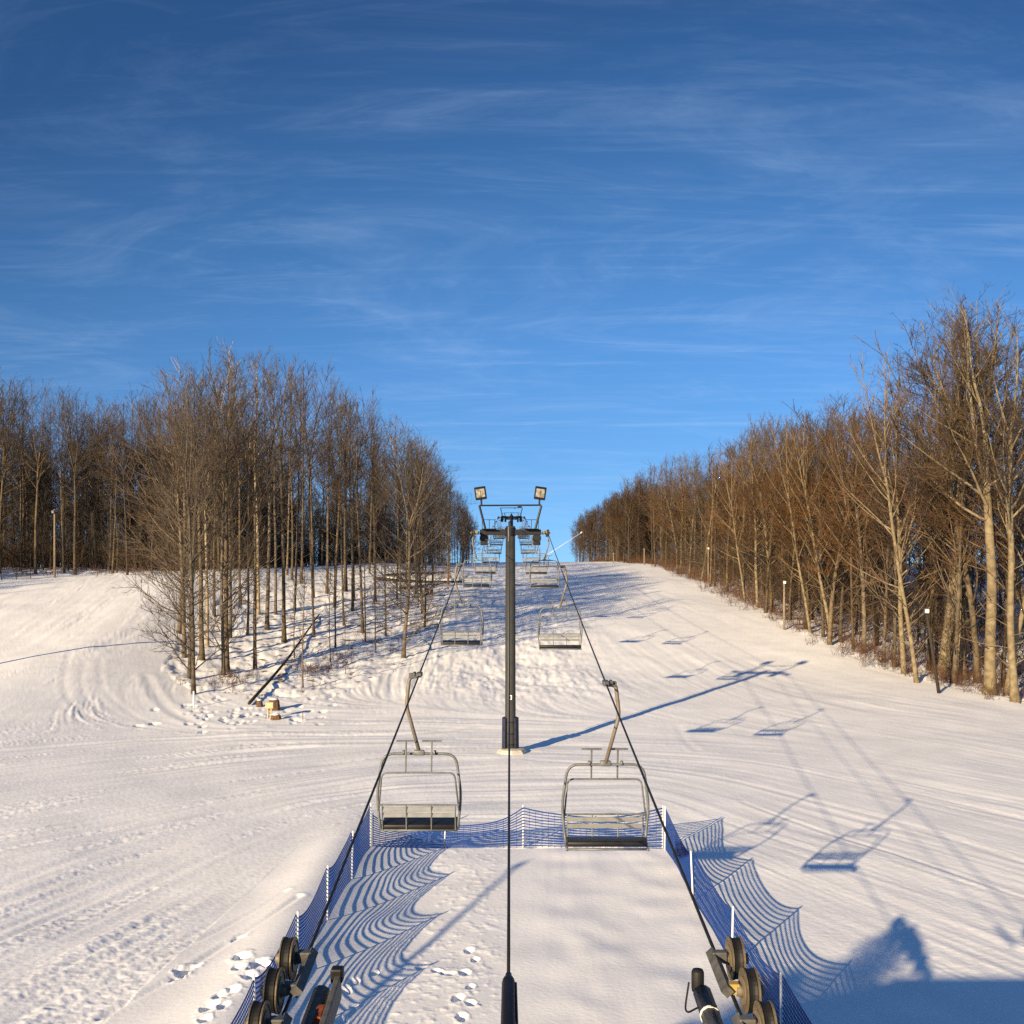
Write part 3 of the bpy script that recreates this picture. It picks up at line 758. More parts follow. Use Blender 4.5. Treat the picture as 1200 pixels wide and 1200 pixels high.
# --- chairs
def loop(mb, pts, r, n=7): mb.tube(pts, r, n); return mb
def rounded(pts, rr, k=5):
    """round the corners of a polyline"""
    P = [Vector(p) for p in pts]; out = [P[0]]
    for i in range(1, len(P) - 1):
        a = (P[i - 1] - P[i]); b = (P[i + 1] - P[i]); r = min(rr, a.length * .48, b.length * .48)
        p0 = P[i] + a.normalized() * r; p1 = P[i] + b.normalized() * r
        for j in range(k + 1):
            t = j / k; out.append(p0.lerp(P[i], t).lerp(P[i].lerp(p1, t), t))
    out.append(P[-1]); return out
def make_chair():
    t = empty('chairlift_chair')
    h = MB().tube(rounded([(-.02, 0, -.03), (-.19, 0, -.05), (-.25, 0, -.60), (.0, 0, -1.49)], .12), .036, 8)
    ho = h.build('hanger', M_galvd, t, True)
    gm = MB().box((0, 0, .0), (.11, .34, .085), bev=.02); gm.box((-.12, 0, -.02), (.16, .10, .10), bev=.015); gm.tube([(-.1, -.12, .02), (-.1, .12, .02)], .03, 8)
    gm.build('grip', M_beam, ho)
    fr_ = MB()
    side = rounded([(-.74, .42, -2.99), (-.74, -.06, -2.99), (-.81, -.06, -2.30), (-.70, -.02, -1.52), (.70, -.02, -1.52), (.81, -.06, -2.30), (.74, -.06, -2.99), (.74, .42, -2.99)], .22, 6)
    fr_.tube(side, .026, 8)
    fr_.tube([(-.74, .40, -2.985), (.74, .40, -2.985)], .02, 6); fr_.tube([(-.74, -.04, -2.985), (.74, -.04, -2.985)], .02, 6)
    fr_.box((0, -.02, -1.50), (.20, .09, .10), bev=.015)
    fr_.box((-.30, -.02, -1.495), (.05, .075, .075)); fr_.box((.30, -.02, -1.495), (.05, .075, .075))
    fr_.build('frame', M_galv, t, True)
    rt = Matrix.Rotation(R(5), 3, 'X')
    MB().box((0, .19, -2.90), (1.46, .50, .10), rt, bev=.03).build('seat', M_pad, t, True)
    bk = MB()
    for z, hh, y in ((-2.565, .085, -.10), (-2.685, .085, -.085)): bk.box((0, y, z), (1.40, .03, hh), Matrix.Rotation(R(-8), 3, 'X'), bev=.008)
    bk.build('backrest', M_slat, t)
    bf = MB(); bf.tube([(-.775, -.13, -2.475), (.775, -.13, -2.475)], .017, 6)
    for x in (-.70, -.24, .24, .70): bf.tube([(x, -.13, -2.475), (x, -.10, -2.72), (x, -.06, -2.97)], .015, 6)
    bf.build('back_rails', M_galv, t)
    sb = MB(); sb.tube(rounded([(-.77, -.10, -2.60), (-.69, -.24, -1.84), (.69, -.24, -1.84), (.77, -.10, -2.60)], .12), .017, 7)
    sbo = sb.build('restraint_bar', M_galv, t, True)
    for x in (-.24, .25):
        f = MB(); f.tube([(x, -.24, -1.84), (x, -.14, -1.27)], .019, 6); f.box((x, -.13, -1.255), (.38, .055, .03), bev=.008)
        f.build('footrest', M_galv, sbo)
    return t
chair0 = make_chair()
used = [False]
def place_chair(side, Y, label):
    o = chair0 if not used[0] else copy_tree(chair0)
    used[0] = True
    o.location = (rope_x(side, Y), Y, rope_z(Y)); o.rotation_euler = (0, 0, 0 if side < 0 else math.pi)
    sw = random.Random(int(Y * 10)).uniform(-.012, .012); o.rotation_euler.x = sw
    tag(o, label, 'chairlift chair', 'empty chairs hanging from the lift ropes')
LY = [19.7 + 18.1 * i for i in range(11)]; RY = [19.0 + 18.2 * i for i in range(11)]
for i, y in enumerate(LY):
    if i == 0: l = 'empty grey chair nearest on the left rope, seen from behind over the blue net'
    else: l = 'empty grey chair, %s from the bottom on the left rope, seen from behind' % ORD[i]
    place_chair(-1, y, l)
for i, y in enumerate(RY):
    if i == 0: l = 'empty grey chair nearest on the right rope, black seat facing us'
    else: l = 'empty grey chair, %s from the bottom on the right rope, black seat facing downhill' % ORD[i]
    place_chair(1, y, l)

# --- sheave
def sheave(parent, x, y, z, r=.185):
    s = MB().lathe([(.05, -.07), (.05, -.052), (r * .80, -.046), (r * .86, -.054), (r, -.050), (r, -.040), (r * .90, -.032), (r * .90, .032), (r, .040), (r, .050), (r * .86, .054), (r * .80, .046), (.05, .052), (.05, .07)],
                   (x, y, z), (1, 0, 0), 32).build('sheave', M_sheave, parent, False)
    MB().lathe([(r * .88, -.030), (r * .985, -.028), (r * .94, -.008), (r * .94, .008), (r * .985, .028), (r * .88, .030)], (x, y, z), (1, 0, 0), 32).build('rubber_liner', M_rubber, s)
    # web openings on both faces read as dark plates with a hub
    for sx in (-1, 1):
        MB().lathe([(r * .62, -.02), (r * .62, -.014), (.045, -.012), (.04, .03), (.02, .035)], (x + sx * .070, y, z), (sx, 0, 0), 20).build('hub', M_galvd, s)
    return s
# --- tower
def make_tower(lamps, number, foot_z, loc):
    t = empty('lift_tower', loc)
    top = 11.25; zc = 10.86 - foot_z      # local heights
    MB().lathe([(.27, -1.0), (.265, 1.0), (.233, zc + .30), (.20, zc + .30)], (0, 0, 0), (0, 0, 1), 28).build('column', M_column, t, True)
    c = MB().box((0, 0, zc), (3.02, .30, .27), bev=.015)
    c.lathe([(.27, -.18), (.27, .22)], (0, 0, zc), (0, 0, 1), 20); c.lathe([(.10, .22), (.10, .42), (.03, .46)], (0, 0, zc + .1), (0, 0, 1), 12)
    ca = c.build('crossarm', M_dark, t)
    for s in (-1, 1):
        b = MB().box((s * 1.30, 0, zc - .39), (.36, .30, .50), bev=.02); b.box((s * 1.30, -.16, zc - .3), (.42, .03, .2)); b.build('arm_bracket', M_dark, ca)
        tr = MB().box((s * 1.62, 0, zc - .02), (.10, 1.9, .13), bev=.01)
        for yy in (-.85, -.35, .35, .85): tr.box((s * 1.70, yy, zc + .0), (.14, .09, .10))
        tro = tr.build('sheave_beam', M_galvd, t)
        for yy in (-.85, -.35, .35, .85): sheave(tro, s * 1.83, yy, zc + .12 + (-.17), .16) if True else None
        w = MB()
        w.box((s * 1.05, 0, zc + .155), (.70, 1.0, .025))
        for yy in (.45,):
            for xx in (.78, 1.05, 1.40): w.tube([(s * xx, yy, zc + .16), (s * xx, yy, zc + .66)], .014, 5)
            w.tube([(s * .72, yy, zc + .64), (s * 1.42, yy, zc + .64)], .014, 5)
        w.build('catwalk', M_dark, t)
    lf = MB()
    for s in (-1, 1): lf.tube([(s * 1.22, 0, zc + .12), (s * 1.53, 0, zc + 1.32)], .055, 8)
    lf.tube([(-1.53, 0, zc + 1.32), (1.53, 0, zc + 1.34)], .04, 8); lf.box((.46, 0, zc + 1.28), (.2, .14, .14), bev=.01)
    lfo = lf.build('lifting_frame', M_dark, t)
    if lamps:
        for s in (-1, 1):
            rot = Matrix.Rotation(R(8 * s), 3, 'Y') @ Matrix.Rotation(R(14), 3, 'X')
            cpos = Vector((s * 1.47, -.10, zc + 1.92))
            l = MB().box(cpos, (.56, .26, .62), rot, bev=.035)
            l.tube([(s * 1.42, 0, zc + 1.32), (s * 1.44, -.02, zc + 1.62)], .045, 8)
            lo = l.build('floodlight', M_dark, t)
            gl = MB().box(cpos + rot @ Vector((0, -.135, .03)), (.42, .012, .42), rot, bev=.004).build('lamp_glass', M_lamp, lo)
            vs = MB().box(cpos + rot @ Vector((0, -.15, .285)), (.54, .06, .02), rot); vs.box(cpos + rot @ Vector((0, -.1425, .03)), (.018, .010, .40), rot)
            vs.build('lamp_visor', M_dark, lo)
    MB().tube([(-.08, -.29, zc - .45), (-.08, -.29, zc + .25)], .03, 6).build('upright_tube', M_galv, t)  # short upright tube, paler than the column, on its front near the crossarm
    ld = MB()
    for s in (-1, 1): ld.tube([(s * .2, .42, 2.2), (s * .2, .42, zc + .2)], .018, 5)
    for k in range(27): ld.tube([(-.2, .42, 2.4 + .3 * k), (.2, .42, 2.4 + .3 * k)], .012, 5)
    ld.build('ladder', M_galvd, t)
    if number:
        sgn = MB().box((.0, -.268, 2.75), (.15, .012, .215), bev=.003).build('number_plate', M_white, t)
        d = MB().box((.005, -.2770, 2.75), (.03, .004, .14)); d.box((-.018, -.2772, 2.80), (.03, .004, .022), Matrix.Rotation(R(35), 3, 'Y')); d.box((.005, -.2774, 2.685), (.08, .004, .02))
        d.build('number', M_dark, sgn)
        # wrap-round padding with straps
        for s in (-1, 1):
            pd = MB()
            n = 9; v0 = len(pd.v)
            for r_ in (.30, .40):
                for z in (.12, 1.72):
                    for k in range(n):
                        a = R(-52 + 104 * k / (n - 1)); rr_ = r_ * (1.02 if z > 1 else 1.06)
                        pd.v.append((s * rr_ * math.cos(a), rr_ * math.sin(a), z + (.03 * math.sin(k * 2.1) if z > 1 else 0)))
            def q(i, j): return i * n + j
            for k in range(n - 1):
                pd.f += [(q(0, k), q(0, k + 1), q(1, k + 1), q(1, k)), (q(2, k), q(3, k), q(3, k + 1), q(2, k + 1)), (q(1, k), q(1, k + 1), q(3, k + 1), q(3, k)), (q(0, k), q(2, k), q(2, k + 1), q(0, k + 1))]
            pd.f += [(q(0, 0), q(1, 0), q(3, 0), q(2, 0)), (q(0, n - 1), q(2, n - 1), q(3, n - 1), q(1, n - 1))]
            pd.build('padding', M_navy, t)
        st = MB()
        for z in (.42, .95, 1.52):
            st.lathe([(.285, -.02), (.285, .02)], (0, 0, z), (0, 0, 1), 24)
        st.build('strap', M_dark, t)
    f = MB().lathe([(.78, -.5), (.74, .08), (.62, .20), (.35, .24)], (.08, -.1, 0), (0, 0, 1), 8).build('footing', M_concrete, t)
    return t
t1 = make_tower(True, True, 0, (X0, T1, g(X0, T1)))
tag(t1, 'dark steel lift tower numbered one, two floodlights on its top frame', 'lift tower', 'towers of the lift line')
fz = g(X0, T2)
t2 = make_tower(False, False, 10.86 - (16.1 - fz) + .0, (X0, T2, fz)); tag(t2, 'dark lift tower without floodlights, second up the slope behind the nearest tower', 'lift tower', 'towers of the lift line')
fz = g(X0, T3)
t3 = make_tower(False, False, 10.86 - (19.2 - fz), (X0, T3, fz)); tag(t3, 'farthest small lift tower at the crest of the slope', 'lift tower', 'towers of the lift line')

# --- bottom station: gantry, sheave trains, station house (mostly below the frame)
gt = empty('station_gantry', (0, 6.1, 0))
MB().lathe([(.30, -.6), (.28, 5.3), (.05, 5.35)], (0, 0, 0), (0, 0, 1), 24).build('post', M_column, gt, True)
c = MB().box((0, 0, 5.05), (3.2, .34, .30), bev=.02); c.build('crossarm', M_dark, gt)
tag(gt, 'dark steel gantry post carrying the bottom sheave trains', 'gantry')
def train(s, label):
    t = empty('sheave_train', (s * 1.76, 7.0, 5.2))
    def loc(y): return (y - 7.0), rope_z(y) - 5.2
    for y in (8.30, 7.80, 7.32, 6.84, 6.36):
        yy, zz = loc(y); sheave(t, s * .05, yy, zz + .17, .168)
    # rocker beams on the inner side, one per pair of sheaves
    xi = -s * .13
    for (ya, yb) in ((8.36, 7.74), (7.38, 6.78)):
        a = loc(ya); b = loc(yb)
        m = MB().tube([(xi, a[0], a[1] + .19), (xi, b[0], b[1] + .19)], .05, 4)
        ro = m.build('rocker_beam', M_beam, t)
        for q, ym in (((a[0] - .08), a[1] + .19), ((b[0] + .08), b[1] + .19)): MB().box((xi + s * .045, q, ym), (.12, .085, .085), bev=.012).build('axle_block', M_yellow if s > 0 and q < a[0] - .3 else M_beam, ro)
    xi2 = -s * .25
    a = loc(8.12); b = loc(6.2)
    MB().tube([(xi2, a[0], a[1] - .02), (xi2, b[0], b[1] - .02)], .075, 10).build('main_beam', M_beam, t, True)
    zlow = -.12
    for y in (7.56, 7.08, 6.6):
        q = loc(y); MB().box(((xi + xi2) / 2, q[0], q[1] + zlow), (.26, .09, .10), bev=.01).build('pivot', M_dark, t)
    if s > 0:
        q = loc(8.16)
        cp = MB().lathe([(.046, -.02), (.05, .01), (.05, .13), (.042, .15)], (xi2 - .03, q[0], q[1] - .0), (0, 0, 1), 18).build('sensor_cap', M_rubber, t, True)
        w = MB()
        w.tube(rounded([(xi2 - .1, q[0], q[1] + .05), (xi2 - .16, q[0] - .12, q[1] - .16), (xi2 - .06, q[0] - .28, q[1] - .02), (xi2 + .04, q[0] - .4, q[1] + .03)], .1), .008, 5); w.build('sensor_wire', M_dark, t)
        for y in (7.8, 7.5, 7.2):
            z = loc(y); MB().lathe([(.079, -.012), (.079, .012)], (xi2, z[0], z[1] - .02), (0, 1, .12), 14).build('cable_tie', M_white, t)
    else:
        q = loc(7.75)
        pl = MB().box((xi2 + .13, q[0], q[1] + .02), (.05, .80, .20), Matrix.Rotation(R(7), 3, 'X'), bev=.01).build('guard_plate', M_beam, t)
        MB().box((xi2 + .075, q[0] - .12, q[1] + .06), (.06, .18, .08), Matrix.Rotation(R(7), 3, 'X'), bev=.008).build('rust_patch', M_orange, pl)
        MB().box((xi2 + .12, q[0] + .40, q[1] + .16), (.10, .10, .12), bev=.02).build('catch_block', M_dark, pl)
    tag(t, label, 'sheave train', 'sheave trains of the bottom station')
train(-1, 'row of worn dark sheave wheels with orange rusty plate under the left rope')
train(1, 'row of worn tan sheave wheels with black sensor cap under the right rope')
# station house under and behind the camera; its roof edge throws the shadow on the lower right
hs = empty('station_house', (-4, 0, 0))
def slab(mb, prof_, y0, y1):
    b0 = len(mb.v); n = len(prof_)
    for y in (y0, y1):
        for (x, z) in prof_: mb.v.append((x, y, z))
    mb.f.append(tuple(b0 + i for i in range(n))); mb.f.append(tuple(b0 + n + i for i in reversed(range(n))))
    for i in range(n):
        j = (i + 1) % n; mb.f.append((b0 + j, b0 + i, b0 + n + i, b0 + n + j))
w = MB(); slab(w, [(-7, -.5), (9.6, -.5), (9.6, 6.28), (0, 6.28), (-7, 4.82)], -4.0, 2.7); w.build('wall', M_cladding, hs)
w = MB(); slab(w, [(-7.3, 4.80), (0, 6.30), (9.9, 6.30), (9.9, 6.54), (-.05, 6.54), (-7.3, 5.05)], -4.3, 3.0); w.build('roof', M_roof, hs)
tag(hs, 'brown lift station house under the viewpoint', 'building')
# conifer behind the house
def conifer(x, y, H, seed, lab):
    cf = empty('conifer_tree', (x, y, 0))
    MB().tube([(0, 0, -.4), (0, 0, H)], [.2, .02], 8).build('trunk', M_bark, cf)
    cb = MB(); r5 = random.Random(seed)
    for k in range(420):
        z = 1.0 + (H - 1.02) * (k / 420) ** .75; L = min(2.3, .15 + (H - z) * .85) * (1 + .22 * math.sin(z * 8)) * r5.uniform(.75, 1.15); a = k * 2.399
        d_ = Vector((math.cos(a), math.sin(a), -.12)); p = Vector((0, 0, z)); e = p + d_ * L
        cb.tube([p, e], [.02, .008], 3, False)
        for j in range(9):
            t = r5.uniform(.2, 1); q = p.lerp(e, t); n_ = perp(d_.normalized(), r5.choice([0, math.pi]) + r5.gauss(0, .4), R(50)); l = L * .34 * (1.2 - t) + .10
            b0 = len(cb.v); w_ = n_.cross(Vector((0, 0, 1))) * .06
            cb.v += [tuple(q - w_), tuple(q + w_), tuple(q + n_ * l - Vector((0, 0, .06)))]; cb.f.append((b0, b0 + 1, b0 + 2))
    cb.build('crown', M_needle, cf); tag(cf, lab, 'tree')
conifer(-9.9, -4.4, 10.1, 9, 'taller dark green conifer standing behind the station house')
conifer(-10.9, -3.6, 8.9, 10, 'shorter dark green conifer at the station house, added to shape its shadow')  # unseen, added to give the lower right shadow its sloping left side

# ------------------------------------------------------------------ nets
def fence(posts, label, off, hs=None, vs=.07):
    f = empty('safety_fence', (posts[0][0], posts[0][1], g(*posts[0])))
    o0 = Vector(f.location)
    P = [Vector((x, y, g(x, y))) for x, y in posts]
    rg = random.Random(int(abs(posts[0][0]) * 10 + posts[0][1]))
    hs = hs or [1.39] * len(P)
    for p, hp in zip(P, hs):
        q = p - o0; ln = Vector((rg.gauss(0, .03), rg.gauss(0, .03), 0))
        MB().tube([q - Vector((0, 0, .3)), q + Vector((0, 0, hp)) + ln], .024, 8).build('post', M_post, f, True)
    NL = 14
    for a, b, ha, hb in zip(P[:-1], P[1:], hs[:-1], hs[1:]):
        mb = MB(); L = (b - a).length; n = 14
        dx = (b - a); nrm = Vector((dx.y, -dx.x, 0)).normalized() * off
        sag = rg.uniform(.20, .32); sk = rg.uniform(-.3, .3); w1, w2 = rg.uniform(5, 13), rg.uniform(0, 6)
        def P_(t, fz):
            tt = t + sk * t * (1 - t)
            x, y = a.x + (b.x - a.x) * t, a.y + (b.y - a.y) * t
            base = a.z + (b.z - a.z) * t
            Ht = (ha + (hb - ha) * t) * .94; z = base + fz * Ht * (1 - sag * 4 * tt * (1 - tt)) + (.018 * math.sin(w1 * .7 * t + 3 * fz + w2)) * min(1, 3 * fz) * min(1, 4 * t, 4 * (1 - t))
            bow = nrm * (1 + .12 / max(.02, abs(off)) * math.sin(math.pi * t) * (.4 + .6 * fz) * .6)
            return Vector((x, y, z)) + bow - o0
        for k in range(NL):
            fz = k / (NL - 1); hh = .016 if 0 < k < NL - 1 else .022
            b0 = len(mb.v)
            for i in range(n + 1):
                p = P_(i / n, fz)
                for (dn, dz) in ((-.1, -1), (.1, -1), (.1, 1), (-.1, 1)):
                    mb.v.append(tuple(p + nrm.normalized() * dn * .03 + Vector((0, 0, dz * hh))))
            for i in range(n):
                for q in range(4):
                    q2 = (q + 1) % 4; mb.f.append((b0 + i * 4 + q, b0 + i * 4 + q2, b0 + i * 4 + 4 + q2, b0 + i * 4 + 4 + q))
        nv = int(L / vs)
        for i in range(1, nv):
            t = i / nv; mb.tube([P_(t, 0), P_(t, .5), P_(t, 1)], .007, 3, False)
        mb.build('net', M_net, f)
    tag(f, label, 'fence', 'blue nets round the loading lane'); return f
fence([(-4.55, 33.0), (-4.62, 29.5), (-4.68, 26.0), (-4.72, 22.5), (-4.75, 19.0), (-4.78, 15.4)], 'blue net fence on white posts along the left side of the lane', .03)
fence([(4.92, 33.0), (4.95, 27.9), (5.02, 23.4), (5.15, 19.6), (5.3, 15.6)], 'blue net fence on white posts along the right side of the lane', -.03)
fence([(-4.5, 33.1), (-2.2, 33.2), (.36, 33.2), (4.86, 33.1)], 'blue net fence closing the far end of the lane under the chairs', .03, [1.05, .80, 1.39, 1.39], .2)

# ------------------------------------------------------------------ small things along the runs
def on(x, y, name): p = px(x, y); return empty(name, p)
b = on(316, 842, 'utility_box')
MB().box((0, 0, .78), (.46, .25, .36), bev=.02).build('cabinet', M_tan, b)
for x in (-.10, .10): MB().tube([(x, 0, -.2), (x, 0, .62)], .05, 8).build('leg', M_tan, b, True)
tag(b, 'tan utility box on two pipe legs beside brown stumps', 'utility box')
def stump(x, y, w, h, d, label):
    s = on(x, y, 'stump_block'); mb = MB()
    mb.lathe([(w * .56, -.2), (w * .5, h * .2), (w * .46, h * .9), (w * .36, h)], (0, 0, 0), (0, 0, 1), 11)
    mb.v = [(v[0] * (1 + .12 * math.sin(7 * i)), v[1] * d / w * (1 + .1 * math.cos(5 * i)), v[2]) for i, v in enumerate(mb.v)]
    mb.build('wood', M_stump, s)
    sn = MB().lathe([(w * .40, h * .99), (w * .34, h + .05), (w * .1, h + .08)], (0, 0, 0), (0, 0, 1), 11).build('snow_cap', M_white, s, True)
    tag(s, label, 'stump', 'brown stumps beside the utility box')
stump(321, 832, .72, .66, .6, 'large brown stump just behind the tan utility box')
stump(323, 843, .62, .28, .5, 'low brown stump in the snow right of the tan utility box')
stump(304, 828, .4, .4, .4, 'small brown stump left of the tan utility box')
# fallen log lying up the bank
a = px(292, 827); c_ = px(374, 722)
lg = empty('fallen_log', a); n = 14; pts = []
for i in range(n + 1):
    t = i / n; q = a.lerp(c_, t); q.z = g(q.x, q.y) + .16 + .25 * math.sin(math.pi * t); pts.append(q - a)
MB().tube(pts, [.11 - .05 * i / n for i in range(n + 1)], 8).build('log', M_log, lg, True)
mb = MB()
for i, ang in ((6, .6), (9, -.5), (12, .8), (13, -.7)): mb.tube([pts[i], pts[i] + Vector((ang * .9, .4, .5))], [.05, .015], 5)
mb.build('broken_branch', M_log, lg)
tag(lg, 'long dark fallen log lying up the bank behind the utility box', 'log')
for (xa, ya, xb, yb, r_, lab) in ((440, 680, 545, 683, .22, 'snow covered log lying under the trees left of the second chairs'), (452, 675, 520, 672, .16, 'thinner snowy log behind the snow covered log'), (470, 690, 520, 684, .12, 'short dark log in front of the snow covered log')):
    a = px(xa, ya); q = px(xb, yb)
    lg = empty('snowy_log', a)
    pts = [a.lerp(q, i / 8) for i in range(9)]; pts = [Vector((p.x, p.y, g(p.x, p.y) + r_ * .9)) - a for p in pts]
    MB().tube(pts, [r_ * (1 - .3 * i / 8) for i in range(9)], 8).build('log', M_log, lg, True)
    MB().tube([p + Vector((0, 0, r_ * .75)) for p in pts[1:]], [r_ * .7 * (1 + .25 * math.sin(i * 2.3)) for i in range(8)], 8).build('snow_cover', M_white, lg, True)
    tag(lg, lab, 'log', 'logs under the stand')
# stakes
def stake(x, y, h, r_, m, lab):
    s = on(x, y, 'marker_stake'); MB().tube([(0, 0, -.2), (rng.gauss(.02, .04), 0, h)], r_, 7).build('stick', m, s); tag(s, lab, 'stake')
stake(227, 829, 1.0, .05, M_white, 'white marker stake in front of the corner tree of the stand')
stake(497, 730, 1.3, .05, M_wood, 'grey wooden stake beside the brush left of the lift')
stake(355, 845, .5, .03, M_wood, 'short wooden stick in the snow right of the utility box')
# dark bins
bn = on(503, 699, 'waste_bin')
MB().box((-.22, 0, .45), (.42, .5, .9), bev=.04).build('bin', M_dark, bn); MB().box((.26, .02, .42), (.38, .5, .84), bev=.04).build('bin', M_dark, bn)
MB().box((0, 0, .93), (.95, .56, .06), bev=.02).build('lid', M_navy, bn)
tag(bn, 'black double waste bin on the snow beside the brush', 'bin')
# lamp posts
def lamp_post(x, y, ytop, lean, lab, m=M_wood, arm=0):
    p = px(x, y); h = (y - ytop) / F * p.y
    s = empty('lamp_post', p)
    MB().tube([(0, 0, -.3), (lean * h, 0, h)], [.13, .09], 8).build('pole', m, s, True)
    l = MB().box((lean * h - .05, -.18, h * .97), (.26, .2, .28), Matrix.Rotation(R(20), 3, 'X'), bev=.03).build('lamp_head', M_beam, s)
    MB().box((lean * h - .05, -.35, h * .97 - .05), (.22, .15, .24), Matrix.Rotation(R(20), 3, 'X')).build('lamp_glass', M_post if x > 800 else M_lamp, l)
    tag(s, lab, 'lamp post', 'lamp posts along the runs'); return s
lamp_post(919, 738, 680, 0, 'wooden lamp post with white lamp before the middle of the right forest')
lamp_post(1101, 812, 712, -.16, 'dark leaning lamp post with white lamp among the pale tall trees', M_log)
lamp_post(830, 684, 641, 0, 'pale lamp post at the right forest edge halfway up the slope', M_wood)
lamp_post(755, 662, 643, 0, 'small lamp post at the right forest edge near the crest')
lamp_post(719, 660, 648, 0, 'tiny distant lamp post by the trees at the crest')
lamp_post(64, 677, 597, 0, 'weathered grey lamp post before the dark left wood', M_wood)
lamp_post(-70, 790, 560, 0, 'lamp post beside the left run outside the picture', M_wood)
# snow guns
def snow_gun(base, tip, lab):
    s = empty('snow_gun', base); b = Vector(base); e = Vector(tip) - b
    MB().tube([(0, 0, -.5), (0, 0, 1.6)], .09, 8).build('stand', M_galvd, s, True)
    MB().tube([-e.normalized() * 1.2 + Vector((0, 0, 1.5)), Vector((0, 0, 1.5)), e], [.07, .075, .05], 8).build('boom', M_post, s, True)
    MB().lathe([(.05, 0), (.11, .05), (.11, .35), (.06, .42)], e, e, 12).build('nozzle', M_white, s)
    tag(s, lab, 'snow gun', 'snow guns on booms')
snow_gun((6.4, 205, g(6.4, 205)), (13.8, 206, 16.0), 'pale slanting snow gun boom at the crest right of the tower')
snow_gun((-7.6, 12.5, 0), (-16.4, 5.6, 8.4), 'slanting snow gun boom left of the station outside the picture')
# grey netting at far left
nf = px(2, 680); n2_ = px(36, 678)
ff = empty('grey_netting', nf); mb = MB()
for k in range(7): mb.tube([(0, 0, .1 + .17 * k), Vector((n2_.x - nf.x, n2_.y - nf.y, n2_.z - nf.z + .1 + .17 * k))], .02, 4)
mb.build('net', M_beam, ff)
for t in (0, .5, 1): q = (n2_ - nf) * t; MB().tube([q + Vector((0, 0, -.2)), q + Vector((0, 0, 1.3))], .04, 6).build('post', M_log, ff)
tag(ff, 'low grey netting at the foot of the dark left wood', 'fence')

# ------------------------------------------------------------------ sun, sky, camera
AZ = math.atan2(.545, .838); EL = R(15.5)
d = Vector((math.sin(AZ) * math.cos(EL), math.cos(AZ) * math.cos(EL), -math.sin(EL)))
L = bpy.data.lights.new('sun', 'SUN'); L.energy = 5.0; L.angle = R(.5); L.color = (1, .79, .50)
so = bpy.data.objects.new('sun', L); COL.objects.link(so); so.rotation_euler = d.to_track_quat('-Z', 'Y').to_euler()
W = bpy.data.worlds.new('World'); sc.world = W; W.use_nodes = True; nt = W.node_tree
bg = nt.nodes['Background']; sky = nt.nodes.new('ShaderNodeTexSky'); sky.sky_type = 'NISHITA'; sky.sun_disc = False
sky.sun_elevation = EL; sky.sun_rotation = math.pi + AZ; sky.altitude = 300; sky.air_density = 1.0; sky.dust_density = .1; sky.ozone_density = 4.0
SKYV = True
bg.inputs['Strength'].default_value = .086
# thin cirrus: streaks on a high cloud sheet (direction projected on a plane overhead)
tc = nt.nodes.new('ShaderNodeTexCoord'); sx = nt.nodes.new('ShaderNodeSeparateXYZ'); nt.links.new(tc.outputs['Generated'], sx.inputs[0])
def mth(op, a, b_=None, clamp=False):
    n = nt.nodes.new('ShaderNodeMath'); n.operation = op; n.use_clamp = clamp
    for i, v in enumerate((a, b_)):
        if v is None: continue
        if isinstance(v, (int, float)): n.inputs[i].default_value = v
        else: nt.links.new(v, n.inputs[i])
    return n.outputs[0]
zz = mth('ADD', mth('MAXIMUM', sx.outputs['Z'], 0.0), .10)
u = mth('DIVIDE', sx.outputs['X'], zz); v = mth('DIVIDE', sx.outputs['Y'], zz)
cx = nt.nodes.new('ShaderNodeCombineXYZ'); nt.links.new(u, cx.inputs[0]); nt.links.new(v, cx.inputs[1])
def cloud(rot, scl, det, lo, hi, dist, nscale):
    mp = nt.nodes.new('ShaderNodeMapping'); mp.inputs['Rotation'].default_value = (0, 0, R(rot)); mp.inputs['Scale'].default_value = scl
    nt.links.new(cx.outputs[0], mp.inputs['Vector'])
    n = nt.nodes.new('ShaderNodeTexNoise'); n.inputs['Scale'].default_value = nscale; n.inputs['Detail'].default_value = det; n.inputs['Distortion'].default_value = dist
    n.inputs['Roughness'].default_value = .70
    nt.links.new(mp.outputs['Vector'], n.inputs['Vector'])
    mr = nt.nodes.new('ShaderNodeMapRange'); mr.interpolation_type = 'SMOOTHSTEP'
    mr.inputs['From Min'].default_value = lo; mr.inputs['From Max'].default_value = hi
    nt.links.new(n.outputs['Fac'], mr.inputs['Value']); return mr.outputs['Result']
c1 = cloud(-9, (.9, 1.5, 1), 14, .42, .82, 1.6, 1.2)
c2 = cloud(12, (.6, 3.2, 1), 14, .50, .80, 2.2, 1.7)
c3 = cloud(-18, (.45, 2.6, 1), 14, .50, .76, 1.4, 1.1)
fac = mth('ADD', mth('ADD', mth('MULTIPLY', c1, .22), mth('MULTIPLY', c2, .13)), mth('MULTIPLY', c3, .26), True)
lift = nt.nodes.new('ShaderNodeVectorMath'); lift.operation = 'MULTIPLY_ADD'; lift.inputs[1].default_value = (1, 1, 1.05); lift.inputs[2].default_value = (0, 0, .15)
nt.links.new(tc.outputs['Generated'], lift.inputs[0])
nrm_ = nt.nodes.new('ShaderNodeVectorMath'); nrm_.operation = 'NORMALIZE'; nt.links.new(lift.outputs[0], nrm_.inputs[0]); nt.links.new(nrm_.outputs[0], sky.inputs['Vector'])
tint = nt.nodes.new('ShaderNodeMix'); tint.data_type = 'RGBA'; tint.blend_type = 'MULTIPLY'; tint.inputs[0].default_value = 1; tint.inputs[7].default_value = (1.08, 1.0, .99, 1)
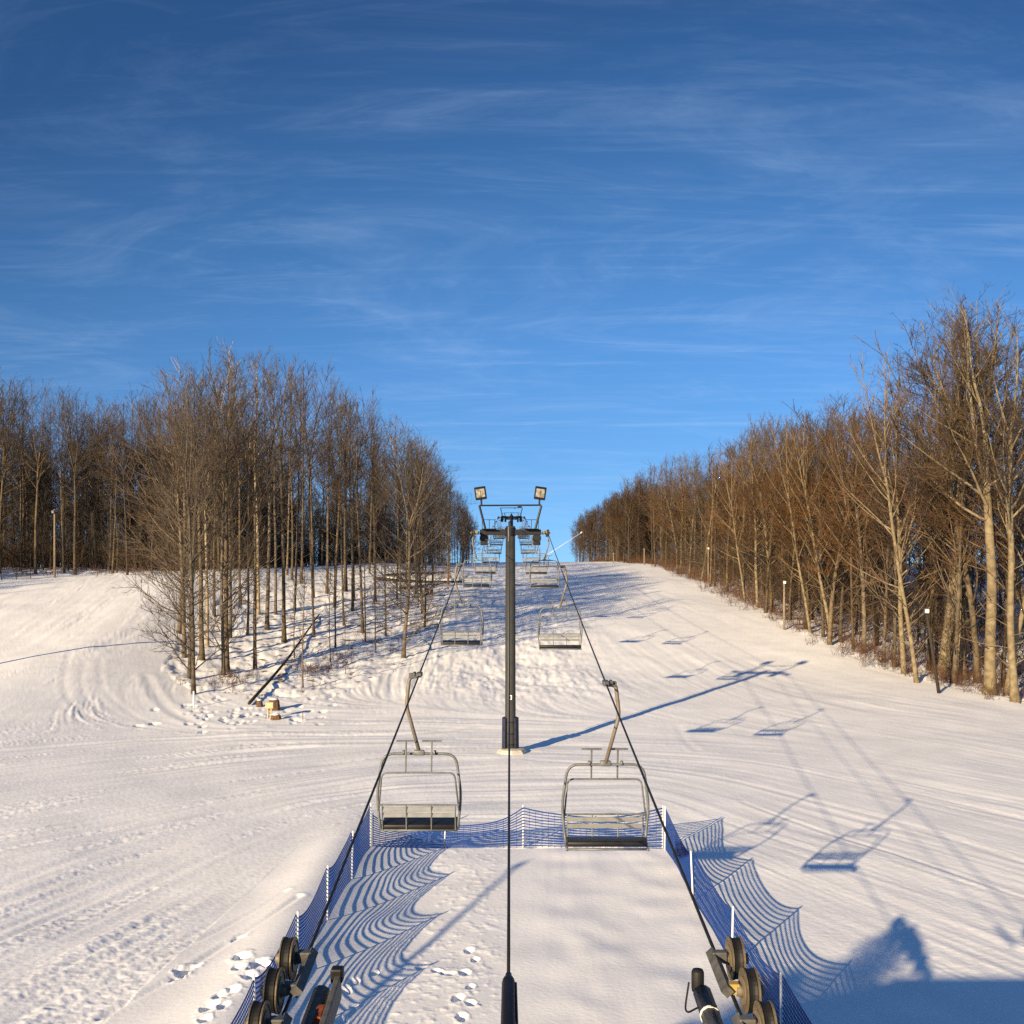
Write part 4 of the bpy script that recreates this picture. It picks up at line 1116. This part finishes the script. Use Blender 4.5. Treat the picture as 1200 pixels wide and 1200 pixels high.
hs_ = nt.nodes.new('ShaderNodeHueSaturation'); hs_.inputs['Saturation'].default_value = 1.17
nt.links.new(sky.outputs[0], tint.inputs[6]); nt.links.new(tint.outputs[2], hs_.inputs['Color'])
mx = nt.nodes.new('ShaderNodeMix'); mx.data_type = 'RGBA'
nt.links.new(fac, mx.inputs[0]); nt.links.new(hs_.outputs[0], mx.inputs[6]); mx.inputs[7].default_value = (2.9, 4.1, 6.0, 1)
# clear winter air: the sky is darkest at right angles to the sun and brightens towards it
dt = nt.nodes.new('ShaderNodeVectorMath'); dt.operation = 'DOT_PRODUCT'; dt.inputs[1].default_value = (-.08, -.75, .655)
nt.links.new(tc.outputs['Generated'], dt.inputs[0])
dr = nt.nodes.new('ShaderNodeMapRange'); dr.inputs['From Min'].default_value = -1; dr.inputs['From Max'].default_value = 1; nt.links.new(dt.outputs['Value'], dr.inputs['Value'])
rmp = nt.nodes.new('ShaderNodeValToRGB'); e = rmp.color_ramp.elements
e[0].position = .13; e[0].color = (1.0, 1.0, .97, 1); e[1].position = .33; e[1].color = (.60, .60, .66, 1)
for p_, c_ in ((.20, 1.02), (.26, .86), (.45, .58), (.72, 1.0)): q = e.new(p_); q.color = (c_, c_, c_ * 1.02, 1)
nt.links.new(dr.outputs['Result'], rmp.inputs['Fac'])
mul = nt.nodes.new('ShaderNodeMix'); mul.data_type = 'RGBA'; mul.blend_type = 'MULTIPLY'; mul.inputs[0].default_value = 1
nt.links.new(mx.outputs[2], mul.inputs[6]); nt.links.new(rmp.outputs['Color'], mul.inputs[7])
nt.links.new(mul.outputs[2], bg.inputs['Color'])

cam = bpy.data.cameras.new('camera'); co = bpy.data.objects.new('camera', cam); COL.objects.link(co)
co.location = (0, 0, CAMZ); co.rotation_euler = (R(90), 0, 0); cam.lens = 36; cam.sensor_width = 36
cam.shift_y = (HY - 600) / 1200; cam.clip_end = 5000; cam.clip_start = .1
sc.camera = co
sc.view_settings.view_transform = 'Standard'; sc.view_settings.look = 'None'; sc.view_settings.exposure = .94; sc.view_settings.gamma = 1
sc.cycles.max_bounces = 5; sc.cycles.diffuse_bounces = 3; sc.cycles.glossy_bounces = 2
sc.cycles.use_denoising = False
